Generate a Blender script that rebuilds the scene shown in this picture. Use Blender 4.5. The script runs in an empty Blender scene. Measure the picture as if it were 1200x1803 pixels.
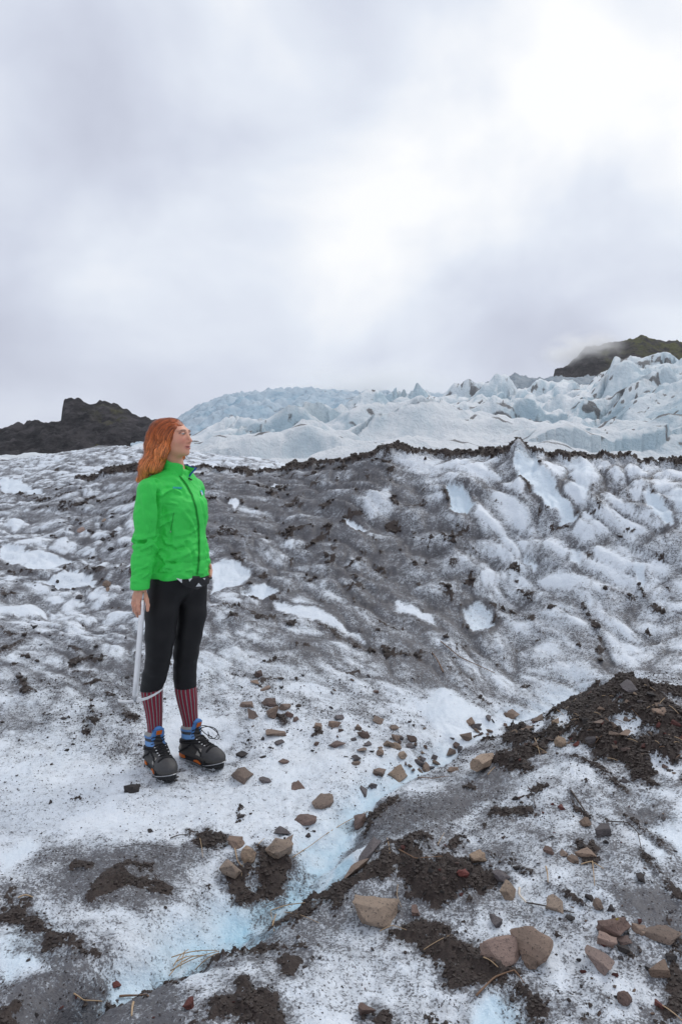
import bpy, bmesh, math, random
import numpy as np
from mathutils import Vector, Matrix

SC = bpy.context.scene
COL = SC.collection
# ------------------------------------------------------------------ camera
CAM_H, FPX, HOR, CU = 1.46, 1300.0, 830.0, 600.0      # eye height, focal length and horizon in photo pixels
cam_d = bpy.data.cameras.new('camera'); cam = bpy.data.objects.new('camera', cam_d); COL.objects.link(cam)
cam.location = (0, 0, CAM_H); cam.rotation_euler = (math.radians(90), 0, 0)
cam_d.sensor_fit = 'VERTICAL'; cam_d.sensor_height = 36.0; cam_d.lens = 36.0 * FPX / 1803.0
cam_d.shift_y = -(901.5 - HOR) / 1803.0
cam_d.clip_start = 0.05; cam_d.clip_end = 12000
SC.camera = cam
# ------------------------------------------------------------------ sky and sun (overcast)
SUN_EL, SUN_AZ = math.radians(50), math.radians(44)      # azimuth: to the right of straight ahead (+Y)
world = bpy.data.worlds.new('World'); SC.world = world; world.use_nodes = True
wt = world.node_tree; wt.nodes.clear()
def wn(t, **k):
    n = wt.nodes.new(t)
    for a, b in k.items(): setattr(n, a, b)
    return n
wout = wn('ShaderNodeOutputWorld'); wbg = wn('ShaderNodeBackground')
sky = wn('ShaderNodeTexSky'); sky.sky_type = 'NISHITA'; sky.sun_disc = False
sky.sun_elevation = SUN_EL; sky.sun_rotation = SUN_AZ; sky.air_density = 1.0; sky.dust_density = 2.0
tc = wn('ShaderNodeTexCoord')
sep = wn('ShaderNodeSeparateXYZ'); wt.links.new(tc.outputs['Generated'], sep.inputs[0])
def wm(op, a, b=None, clamp=False):
    n = wn('ShaderNodeMath', operation=op, use_clamp=clamp)
    for i, v in enumerate((a, b)):
        if v is None: continue
        if isinstance(v, (int, float)): n.inputs[i].default_value = v
        else: wt.links.new(v, n.inputs[i])
    return n.outputs[0]
wmap = wn('ShaderNodeMapping'); wt.links.new(tc.outputs['Generated'], wmap.inputs[0]); wmap.inputs['Scale'].default_value = (1.0, 1.0, 1.45); wmap.inputs['Location'].default_value = (3.3, 3.3, 1.3)
n1 = wn('ShaderNodeTexNoise'); n1.inputs['Scale'].default_value = 2.9; n1.inputs['Detail'].default_value = 8; n1.inputs['Roughness'].default_value = 0.46; n1.inputs['Distortion'].default_value = 0.25
wt.links.new(wmap.outputs[0], n1.inputs['Vector'])
sund = Vector((math.sin(SUN_AZ) * math.cos(SUN_EL), math.cos(SUN_AZ) * math.cos(SUN_EL), math.sin(SUN_EL)))
vd = wn('ShaderNodeVectorMath', operation='DOT_PRODUCT'); wt.links.new(tc.outputs['Generated'], vd.inputs[0]); vd.inputs[1].default_value = sund
glow = wm('POWER', wm('MAXIMUM', vd.outputs['Value'], 0.0), 6.0)
bri = wm('ADD', n1.outputs['Fac'], wm('MULTIPLY', glow, 0.20))
cr = wn('ShaderNodeValToRGB'); wt.links.new(bri, cr.inputs[0])
e = cr.color_ramp.elements
e[0].position = 0.32; e[0].color = (0.58, 0.615, 0.73, 1)
e[1].position = 0.70; e[1].color = (1.03, 1.04, 1.05, 1)
el = e.new(0.44); el.color = (0.68, 0.725, 0.84, 1)
el = e.new(0.56); el.color = (0.81, 0.86, 0.95, 1)
skym = wn('ShaderNodeVectorMath', operation='SCALE'); wt.links.new(sky.outputs[0], skym.inputs[0]); skym.inputs['Scale'].default_value = 0.06
mx = wn('ShaderNodeMix', data_type='RGBA'); mx.inputs[0].default_value = 0.93
wt.links.new(skym.outputs[0], mx.inputs[6]); wt.links.new(cr.outputs[0], mx.inputs[7])
wt.links.new(mx.outputs[2], wbg.inputs['Color']); wbg.inputs['Strength'].default_value = 1.02
wt.links.new(wbg.outputs[0], wout.inputs['Surface'])
sl = bpy.data.lights.new('sun', 'SUN'); sl.energy = 1.1; sl.angle = math.radians(26); sl.color = (1.0, 0.97, 0.93)
so = bpy.data.objects.new('sun', sl); COL.objects.link(so)
so.rotation_euler = (-sund).to_track_quat('-Z', 'Y').to_euler()
SC.view_settings.view_transform = 'Standard'; SC.view_settings.look = 'None'; SC.view_settings.gamma = 1.0
SC.view_settings.exposure = 0.0
SC.cycles.volume_bounces = 3

# ------------------------------------------------------------------ noise and helpers
def _perm(seed):
    r = np.random.RandomState(seed); p = r.permutation(256); return np.concatenate([p, p, p])
_PERM = {}
def perlin(x, y, seed=0):
    if seed not in _PERM: _PERM[seed] = _perm(seed)
    p = _PERM[seed]
    xi = np.floor(x).astype(np.int64); yi = np.floor(y).astype(np.int64)
    xf = x - xi; yf = y - yi; xi &= 255; yi &= 255
    u = xf*xf*xf*(xf*(xf*6-15)+10); v = yf*yf*yf*(yf*(yf*6-15)+10)
    def g(h, a, b):
        an = h * (2*np.pi/256.0); return np.cos(an)*a + np.sin(an)*b
    aa = p[p[xi]+yi]; ba = p[p[xi+1]+yi]; ab = p[p[xi]+yi+1]; bb = p[p[xi+1]+yi+1]
    x1 = g(aa, xf, yf)*(1-u) + g(ba, xf-1, yf)*u
    x2 = g(ab, xf, yf-1)*(1-u) + g(bb, xf-1, yf-1)*u
    return (x1*(1-v) + x2*v) * 1.41
def fbm(x, y, octv=4, seed=0, gain=0.5):
    s = 0; a = 1.0; f = 1.0; t = 0
    for i in range(octv):
        s = s + a*perlin(x*f + 17.3*i, y*f - 9.1*i, seed+i); t += a; a *= gain; f *= 2.03
    return s / t
def perlin3(x, y, z, seed=0):      # cheap 3d noise from three slices
    return (perlin(x+0.31*z, y+0.77*z, seed) + perlin(y+0.23*x, z-0.41*x, seed+1) + perlin(z+0.37*y, x-0.29*y, seed+2)) / 1.7
def voronoi(x, y, seed=0, jit=0.9):
    r = np.random.RandomState(seed+77); T = r.rand(256, 3).astype(np.float32)
    if seed not in _PERM: _PERM[seed] = _perm(seed)
    p = _PERM[seed]
    xi = np.floor(x).astype(np.int64); yi = np.floor(y).astype(np.int64)
    f1 = np.full(x.shape, 9.0); f2 = np.full(x.shape, 9.0); cid = np.zeros(x.shape)
    for dx in (-1, 0, 1):
        for dy in (-1, 0, 1):
            h = p[p[(xi+dx) & 255] + ((yi+dy) & 255)]
            px = xi+dx+0.5+(T[h, 0]-0.5)*jit; py = yi+dy+0.5+(T[h, 1]-0.5)*jit
            d = np.hypot(px-x, py-y)
            m = d < f1
            f2 = np.where(m, f1, np.minimum(f2, d)); cid = np.where(m, T[h, 2], cid); f1 = np.where(m, d, f1)
    return f1, f2, cid
_FB = {}
def cfbm(k, f, octv, seed):      # cached noise on the ground grid
    key = (k, f, octv, seed)
    if key not in _FB: _FB[key] = fbm(X2*f, (Q2 if k == 'q' else D2)*f, octv, seed).astype(np.float32)
    return _FB[key]
def sstep(a, b, x):
    t = np.clip((x-a)/(b-a), 0, 1); return t*t*(3-2*t)
def W(u, v, D):          # photo pixel at depth D (metres in front of the camera) -> point
    return np.array([(u-CU)*D/FPX, D, CAM_H-(v-HOR)*D/FPX])

# materials -------------------------------------------------------
def new_mat(name):
    m = bpy.data.materials.new(name); m.use_nodes = True
    t = m.node_tree; b = t.nodes.get('Principled BSDF'); return m, t, b
class NB:
    def __init__(s, t): s.t = t
    def n(s, typ, **k):
        n = s.t.nodes.new(typ)
        for a, b in k.items(): setattr(n, a, b)
        return n
    def put(s, inp, v):
        if v is None: return
        if isinstance(v, bpy.types.NodeSocket): s.t.links.new(v, inp)
        elif isinstance(v, (tuple, list)) and len(v) == 3 and inp.type == 'RGBA': inp.default_value = (*v, 1)
        else: inp.default_value = v
    def math(s, op, a, b=None, c=None, clamp=False):
        n = s.n('ShaderNodeMath', operation=op, use_clamp=clamp)
        for i, v in enumerate((a, b, c)): s.put(n.inputs[i], v)
        return n.outputs[0]
    def mix(s, f, a, b, blend='MIX'):
        n = s.n('ShaderNodeMix', data_type='RGBA', blend_type=blend)
        s.put(n.inputs[0], f); s.put(n.inputs[6], a); s.put(n.inputs[7], b); return n.outputs[2]
    def rng(s, v, a, b, c=0.0, d=1.0, smooth=True):
        n = s.n('ShaderNodeMapRange', interpolation_type='SMOOTHSTEP' if smooth else 'LINEAR')
        for i, q in enumerate((v, a, b, c, d)): s.put(n.inputs[i], q)
        return n.outputs[0]
    def noise(s, vec, scale, detail=3, rough=0.5, dist=0.0):
        n = s.n('ShaderNodeTexNoise'); s.put(n.inputs['Vector'], vec)
        n.inputs['Scale'].default_value = scale; n.inputs['Detail'].default_value = detail
        n.inputs['Roughness'].default_value = rough; n.inputs['Distortion'].default_value = dist
        return n.outputs['Fac']
    def attr(s, name, out='Fac'):
        n = s.n('ShaderNodeAttribute'); n.attribute_name = name; return n.outputs[out]
    def obj(s): return s.n('ShaderNodeTexCoord').outputs['Object']
    def pos(s): return s.n('ShaderNodeNewGeometry').outputs['Position']
    def bump(s, h, strength=0.3, dist=0.01, normal=None):
        n = s.n('ShaderNodeBump'); s.put(n.inputs['Height'], h); n.inputs['Strength'].default_value = strength
        n.inputs['Distance'].default_value = dist; s.put(n.inputs['Normal'], normal); return n.outputs[0]
    def mapping(s, vec, scale=(1, 1, 1), rot=(0, 0, 0)):
        n = s.n('ShaderNodeMapping'); s.put(n.inputs[0], vec); n.inputs['Scale'].default_value = scale
        n.inputs['Rotation'].default_value = rot; return n.outputs[0]

def mesh_obj(name, v, f, mat=None, parent=None, smooth=True, attrs=None, loc=None):
    me = bpy.data.meshes.new(name); v = np.asarray(v, dtype=np.float32)
    if isinstance(f, np.ndarray):
        k = f.shape[1]
        me.vertices.add(len(v)); me.vertices.foreach_set('co', v.ravel())
        me.loops.add(f.size); me.loops.foreach_set('vertex_index', f.ravel().astype(np.int32))
        me.polygons.add(len(f)); me.polygons.foreach_set('loop_start', (np.arange(len(f))*k).astype(np.int32))
        me.update(calc_edges=True)
    else:
        me.from_pydata([tuple(map(float, p)) for p in v], [], [tuple(map(int, q)) for q in f]); me.update()
    me.polygons.foreach_set('use_smooth', np.full(len(me.polygons), smooth))
    if attrs:
        for k, a in attrs.items():
            a = np.asarray(a, dtype=np.float32)
            if a.ndim == 1:
                at = me.attributes.new(k, 'FLOAT', 'POINT'); at.data.foreach_set('value', a)
            else:
                at = me.attributes.new(k, 'FLOAT_COLOR', 'POINT')
                at.data.foreach_set('color', np.concatenate([a, np.ones((len(a), 1), np.float32)], 1).ravel())
    if mat: me.materials.append(mat)
    o = bpy.data.objects.new(name, me); COL.objects.link(o)
    if parent: o.parent = parent
    if loc is not None: o.location = loc
    return o
def tag(o, label=None, cat=None, group=None, kind=None):
    if label: o['label'] = label
    if cat: o['category'] = cat
    if group: o['group'] = group
    if kind: o['kind'] = kind
    return o
def empty(name, loc):
    o = bpy.data.objects.new(name, None); COL.objects.link(o); o.location = loc; o.empty_display_size = 0.1; return o
def grid_faces(nr, nc):
    i = np.arange(nr*nc).reshape(nr, nc)
    return np.stack([i[:-1, :-1], i[:-1, 1:], i[1:, 1:], i[1:, :-1]], -1).reshape(-1, 4)

# ------------------------------------------------------------------ foreground glacier: height field on a polar grid
NC, NR = 920, 760
TT = np.linspace(-0.80, 0.80, NC); DD = np.exp(np.linspace(math.log(1.15), math.log(26.0), NR))
T2, D2 = np.meshgrid(TT, DD); X2 = T2*D2
def zv(v, D): return CAM_H-(v-HOR)*D/FPX
prof = {  # column u: photo row v at depth D, or ('z', D, z) where the surface is hidden
 0: [(1803,1.95),(1650,2.3),(1500,2.8),(1365,3.5),(1250,4.2),(1150,5.0),(1050,6.2),(1000,7),(960,7.8),(920,8.8),(882,10),(872,11),(842,13.5),(812,17),('z',21,1.1),('z',26,0.6)],
 200: [(1803,1.95),(1650,2.3),(1500,2.8),(1365,3.52),(1250,4.15),(1150,4.9),(1050,5.9),(1000,6.5),(950,7.3),(900,8.2),(850,9.2),(823,10),('z',11.3,1.36),(790,16),('z',20,1.2),('z',26,0.6)],
 300: [(1803,1.95),(1700,2.18),(1600,2.5),(1500,2.85),(1365,3.53),(1280,4.0),(1180,4.6),(1080,5.4),(980,6.3),(900,7.2),(850,8),(818,8.8),('z',10.3,1.32),(793,14),('z',18,1.2),('z',26,0.5)],
 500: [(1803,1.95),(1700,2.2),(1600,2.5),(1500,2.85),(1400,3.35),(1300,3.9),(1200,4.5),(1100,5.2),(1000,6),(900,7),(850,7.7),(822,8.3),('z',9.8,1.2),(816,13.5),('z',18,0.9),('z',26,0.5)],
 700: [(1803,1.98),(1700,2.2),(1600,2.45),(1500,2.75),(1420,3.1),(1340,3.6),(1290,4.1),(1230,4.5),(1150,5),(1050,5.6),(950,6.2),(850,6.9),(790,7.4),('z',8.7,1.1),('z',11,0.6),('z',18,0.5),('z',26,0.5)],
 900: [(1803,1.95),(1700,2.15),(1600,2.4),(1500,2.7),(1400,3.1),(1330,3.5),(1270,4.2),(1230,4.6),(1150,5.1),(1050,5.6),(950,6.0),(850,6.45),(787,6.8),('z',8.0,1.1),('z',10,0.6),('z',18,0.5),('z',26,0.5)],
 1100: [(1803,1.9),(1700,2.1),(1600,2.3),(1500,2.6),(1400,2.95),(1300,3.3),(1240,3.5),(1203,3.65),('z',4.1,0.25),('z',4.6,0.2),(1150,4.9),(1050,5.35),(950,5.75),(850,6.15),(800,6.4),('z',7.5,1.1),('z',10,0.6),('z',18,0.5),('z',26,0.5)],
 1250: [(1803,1.9),(1700,2.1),(1600,2.3),(1500,2.55),(1400,2.85),(1300,3.2),(1245,3.4),('z',3.9,0.3),('z',4.5,0.25),(1130,4.8),(1050,5.15),(950,5.55),(850,5.95),(806,6.2),('z',7.3,1.1),('z',10,0.6),('z',18,0.5),('z',26,0.5)],
}
prof[-240] = [p if p[0] == 'z' else ('z', p[1], zv(p[0], p[1])) for p in prof[0]]
prof[1480] = [p if p[0] == 'z' else ('z', p[1], zv(p[0], p[1])) for p in prof[1250]]
prof[-520] = prof[-240]; prof[1760] = prof[1480]
cp = []
for u, L in prof.items():
    L = [('z', 1.1, 0.0)] + L
    for p in L:
        D, z = (p[1], p[2]) if p[0] == 'z' else (p[1], zv(p[0], p[1]))
        cp.append(((u-CU)/FPX*2.0, math.log(D), z))
cp = np.array(cp)
def tps_fit(P, val, lam=1e-5):
    n = len(P); d2 = ((P[:, None]-P[None])**2).sum(-1); K = 0.5*d2*np.log(d2+1e-12) + lam*np.eye(n)
    A = np.zeros((n+3, n+3)); A[:n, :n] = K; A[:n, n] = 1; A[:n, n+1:] = P; A[n, :n] = 1; A[n+1:, :n] = P.T
    return np.linalg.solve(A, np.concatenate([val, np.zeros(3)]))
def tps_eval(P, w, a, b):
    out = w[len(P)] + w[len(P)+1]*a + w[len(P)+2]*b
    for i in range(len(P)):
        d2 = (a-P[i, 0])**2 + (b-P[i, 1])**2
        out = out + w[i]*0.5*d2*np.log(d2+1e-12)
    return out
_w = tps_fit(cp[:, :2], cp[:, 2])
# evaluate on a coarser grid, then refine bilinearly
ct = np.linspace(-0.80, 0.80, 201); cl = np.linspace(math.log(1.15), math.log(26.0), 241)
CT, CL = np.meshgrid(ct, cl)
Zc = tps_eval(cp[:, :2], _w, CT*2.0, CL)
def bil(Z, t, l, t0, t1, l0, l1):
    fi = np.clip((l-l0)/(l1-l0)*(Z.shape[0]-1), 0, Z.shape[0]-1.001); fj = np.clip((t-t0)/(t1-t0)*(Z.shape[1]-1), 0, Z.shape[1]-1.001)
    i = fi.astype(int); j = fj.astype(int); a = fi-i; b = fj-j
    return Z[i, j]*(1-a)*(1-b)+Z[i+1, j]*a*(1-b)+Z[i, j+1]*(1-a)*b+Z[i+1, j+1]*a*b
L2 = np.log(D2)
Z0 = bil(Zc, T2, L2, -0.80, 0.80, math.log(1.15), math.log(26.0))
def make_at(Z):
    V = HOR - FPX*(Z-CAM_H)/D2
    def at(u, v):
        t = (u-CU)/FPX; fj = np.clip((t+0.80)/1.60*(NC-1), 0, NC-2); j = int(fj); b = fj-j
        col = V[:, j]*(1-b)+V[:, j+1]*b
        k = int(np.argmax(col <= v))
        if k == 0: k = int(np.argmin(np.where(DD < 10.5, col, 9e9)))
        a = (col[k-1]-v)/max(col[k-1]-col[k], 1e-6); a = min(max(a, 0), 1)
        D = DD[k-1]+(DD[k]-DD[k-1])*a
        zc = (Z[k-1, j]*(1-b)+Z[k-1, j+1]*b)*(1-a)+(Z[k, j]*(1-b)+Z[k, j+1]*b)*a
        return np.array([t*D, D, zc])
    return at
def height_of(Z):
    def h(x, y):
        return float(bil(Z, np.array([x/y]), np.array([math.log(y)]), -0.80, 0.80, math.log(1.15), math.log(26.0))[0])
    return h
at0 = make_at(Z0)
# arc length along each column (runs up the slopes), used to run the texture along the ice
dz = np.diff(Z0, axis=0); dd = np.diff(D2, axis=0)
Q2 = np.concatenate([np.zeros((1, NC)), np.cumsum(np.hypot(dz, dd), 0)], 0)
_wa = np.clip(D2/3.0, .7, 2.5)
XW = X2+_wa*(0.035*cfbm('q', 3.1, 3, 131)+0.016*cfbm('q', 10.0, 3, 132)); YW = D2+_wa*(0.035*cfbm('q', 3.3, 3, 133)+0.016*cfbm('q', 10.5, 3, 134))
def poly_sd(pts, pad=0.6, at=None):        # signed distance (m) on the ground to an outline, inside > 0
    P = np.array([(at or at0)(u, v)[:2] for u, v in pts])
    sd = np.full(X2.shape, -9.0)
    ok = (X2 > P[:, 0].min()-pad) & (X2 < P[:, 0].max()+pad) & (D2 > P[:, 1].min()-pad) & (D2 < P[:, 1].max()+pad)
    x = XW[ok]; y = YW[ok]; d = np.full(x.shape, 99.0); ins = np.zeros(x.shape, bool)
    for i in range(len(P)):
        a = P[i]; b = P[(i+1) % len(P)]; e = b-a
        h = np.clip(((x-a[0])*e[0]+(y-a[1])*e[1])/max(e@e, 1e-9), 0, 1)
        d = np.minimum(d, np.hypot(x-a[0]-h*e[0], y-a[1]-h*e[1]))
        c = (a[1] > y) != (b[1] > y)
        ins ^= c & (x < (b[0]-a[0])*(y-a[1])/((b[1]-a[1]) if abs(b[1]-a[1]) > 1e-9 else 1e-9)+a[0])
    sd[ok] = np.where(ins, d, -d); return sd
def line_sd(pts, at=None):                  # distance to a polyline; pts (u, v, half width in m): returns d / width
    P = np.array([(at or at0)(p[0], p[1])[:2] for p in pts]); Wd = np.array([p[2] for p in pts]); pad = Wd.max()*6+0.1
    out = np.full(X2.shape, 9.0)
    ok = (X2 > P[:, 0].min()-pad) & (X2 < P[:, 0].max()+pad) & (D2 > P[:, 1].min()-pad) & (D2 < P[:, 1].max()+pad)
    x = XW[ok]; y = YW[ok]; d = np.full(x.shape, 9.0)
    for i in range(len(P)-1):
        a = P[i]; e = P[i+1]-a; h = np.clip(((x-a[0])*e[0]+(y-a[1])*e[1])/max(e@e, 1e-9), 0, 1)
        d = np.minimum(d, np.hypot(x-a[0]-h*e[0], y-a[1]-h*e[1])/(Wd[i]+(Wd[i+1]-Wd[i])*h))
    out[ok] = d; return out
def P_(s): return [tuple(float(q) for q in p.split(',')) for p in s.split()]

Z = Z0.copy(); dirt = np.zeros_like(Z); mud = np.zeros_like(Z); blue = np.zeros_like(Z)
# crest of the ice wall per column
near = D2 < 10.5
elev = np.where(near, (Z0-CAM_H)/D2, -9.0); kc = elev.argmax(0); Qc = Q2[kc, np.arange(NC)]
below = Qc[None, :]-Q2                       # metres of slope below the crest
U2 = T2*FPX+CU                               # bearing, written as the photo column
wallf = sstep(3.7, 5.6, D2)                  # 0 on the ground round the camera, 1 on the ice wall
# --- general dirt level from control points: (photo column, photo row, dirt 0..1)
dp = np.array([(0,1480,.30),(100,1400,.12),(250,1420,.10),(450,1430,.10),(330,1330,.14),(60,1280,.50),(60,1180,.50),(170,1180,.56),(150,1090,.44),(60,1060,.33),(210,1050,.5),(60,930,.42),(150,900,.50),(200,960,.48),
 (60,1330,.22),(180,1290,.46),(60,895,.55),(200,860,.68),(40,825,.40),(160,815,.42),(220,795,.46),(400,810,.34),
 (420,860,.84),(500,900,.88),(600,870,.92),(560,960,.90),(680,900,.86),(700,1000,.90),(620,1040,.78),(760,960,.82),(800,1040,.78),(720,1100,.62),(760,1150,.64),(820,1130,.60),(860,1180,.62),(640,960,.74),
 (440,960,.70),(420,1060,.48),(500,1000,.78),(520,1090,.42),(600,1150,.44),(480,1150,.42),(420,1200,.36),(560,1210,.42),(660,1210,.46),(720,1260,.26),(840,1250,.22),(600,1280,.32),(500,1310,.30),(680,1320,.22),
 (760,860,.50),(840,830,.40),(880,900,.36),(960,950,.34),(1060,860,.40),(1160,850,.42),(1100,940,.36),(1180,960,.38),(1000,1030,.38),(1080,1060,.44),(1180,1060,.40),(900,1040,.46),(940,1100,.52),(1040,1140,.48),(1150,1150,.42),(960,1180,.52),(1080,1190,.48),
 (300,1500,.42),(200,1540,.58),(100,1520,.50),(250,1620,.38),(340,1560,.46),(60,1680,.24),(40,1740,.62),(150,1770,.66),(250,1790,.50),
 (420,1640,.12),(550,1560,.16),(480,1700,.42),(560,1720,.34),(620,1690,.34),(560,1640,.46),(400,1740,.36),(700,1700,.32),(640,1770,.36),(760,1760,.34),(660,1400,.42),(760,1370,.44),(800,1440,.40),(900,1420,.30),
 (980,1420,.38),(1100,1420,.42),(1160,1480,.30),(960,1520,.40),(1060,1560,.40),(1150,1600,.46),(900,1620,.40),(1000,1700,.38),(1100,1760,.38),(1180,1700,.46),(640,1500,.38),(700,1620,.32),(950,1330,.44),(1150,1380,.40)])
g = np.array([at0(u, v) for u, v, _ in dp]); gt = g[:, 0]/g[:, 1]*2.0; gl = np.log(g[:, 1])
num = np.zeros_like(CT); den = np.zeros_like(CT)+1e-9
for i in range(len(dp)):
    wgt = 1/(((CT*2-gt[i])**2+(CL-gl[i])**2)+0.0009)**1.6; num += wgt*dp[i, 2]; den += wgt
dirt = bil(num/den, T2, L2, -0.80, 0.80, math.log(1.15), math.log(26.0))
# --- broad relief and scallops
qs = Q2*1.0
wx = cfbm('q', 0.8, 3, 11)*0.5; wy = fbm(X2*0.8+40, qs*0.8, 3, 12)*0.5
upw = sstep(600, 900, U2)*sstep(4.7, 5.9, D2)
def cells(deg, sd_, fa, fb, fa2, fb2, k2):
    a_ = math.radians(deg); A_ = math.cos(a_)*X2+math.sin(a_)*qs; B_ = -math.sin(a_)*X2+math.cos(a_)*qs
    f1, f2, c_ = voronoi((A_+wx*.9)*fa, (B_+wy*.9)*fb, sd_); g1, g2, c2_ = voronoi((A_+wx)*fa2+9, (B_+wy)*fb2+3, sd_+1)
    s1 = fbm(A_*1.1+3, B_*6.0, 4, sd_+26); s2 = k2*fbm(A_*2.2+7, B_*15.0, 4, sd_+28)
    return [np.clip(1-f1*1.25, 0, 1), np.clip((f2-f1)*2.2, 0, 1), c_, np.clip(1-g1*1.3, 0, 1), np.clip((g2-g1)*2.0, 0, 1), c2_, s1, s2, fbm(A_*1.2, B_*2.2, 4, sd_+16)]
lob, gap, cid, lob2, gap2, cid2, st, st2, brd = [p_*(1-upw)+q_*upw for p_, q_ in zip(cells(-36, 5, 2.1, 5.0, 5.2, 11.5, 1.0), cells(-62, 205, 2.7, 4.3, 6.4, 9.5, .35))]
rightw = sstep(560, 900, U2)
wamp = wallf*(0.55+0.45*rightw)
Z += wamp*(0.080*(lob-0.45)+0.030*(lob2-0.4))*np.clip(D2/7, .5, 1)
edge = (np.exp(-(gap/.16)**2)*np.clip(.5+1.3*cfbm('q', 1.7, 3, 151), 0, 1)+.22*np.exp(-(gap2/.16)**2)*np.clip(.35+1.4*cfbm('q', 2.6, 3, 152), 0, 1))*wallf
Z += wallf*0.06*brd-.016*edge
dirt += wallf*(0.46*st + .34*st2 + 0.34*(0.50-lob)*(0.45+rightw) + 0.30*(0.5-gap) + 0.20*(0.5-gap2) + 0.14*(0.5-lob2) + (cid-0.5)*0.24+(cid2-.5)*.16)
Z += (1-wallf)*(0.030*cfbm('d', 1.6, 4, 41)+0.012*cfbm('d', 6, 3, 42))
gA = math.radians(-38); A3 = math.cos(gA)*X2+math.sin(gA)*D2; B3 = -math.sin(gA)*X2+math.cos(gA)*D2
dirt += (1-wallf)*(0.30*cfbm('d', 2.4, 5, 51)+0.26*fbm(A3*2.2, B3*7, 4, 52)*(.25+.75*sstep(560, 760, U2))+0.16*cfbm('d', 11, 4, 53)+.06*sstep(600, 800, U2))
dirt += 0.10*cfbm('q', 9, 3, 54)*wallf+.42*edge*(.45+.55*rightw)
# level stance under the boots
GROUND_FOOT = 0.0
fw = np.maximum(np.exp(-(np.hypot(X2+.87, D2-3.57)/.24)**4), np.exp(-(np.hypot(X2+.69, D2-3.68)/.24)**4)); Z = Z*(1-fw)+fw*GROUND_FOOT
# fine relief
Z += (1-wallf)*0.020*cfbm('d', 3.6, 4, 43)+0.0062*cfbm('q', 26, 3, 61)+0.006*np.clip(cfbm('q', 11, 4, 63), -.3, .4)*np.clip(D2/3, .6, 2.2) + 0.0022*perlin(X2*75, qs*75, 62)
# --- melt channel (blue ice)
chan = [(120,1765,0.065),(185,1725,0.072),(260,1683,0.085),(340,1645,0.125),(425,1598,0.145),(500,1556,0.135),(558,1500,0.115),(605,1435,0.091),(650,1385,0.091),(720,1335,0.091),(800,1300,0.091),(880,1262,0.104),(960,1225,0.130),(1010,1205,0.156)]
cd = line_sd(chan)+0.55*cfbm('d', 5, 4, 71)
Z -= 0.105*np.exp(-(cd/1.15)**2)
cb = np.exp(-(np.maximum(cd-0.05, 0)/0.95)**2)*np.clip(.85+.7*cfbm('d', 9, 3, 72), .3, 1)
blue = np.maximum(blue, cb*np.interp(U2, [0,250,450,560,640,760,900], [.35,.6,.95,.7,.5,.35,.15])); dirt = dirt*(1-0.8*cb)
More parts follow.
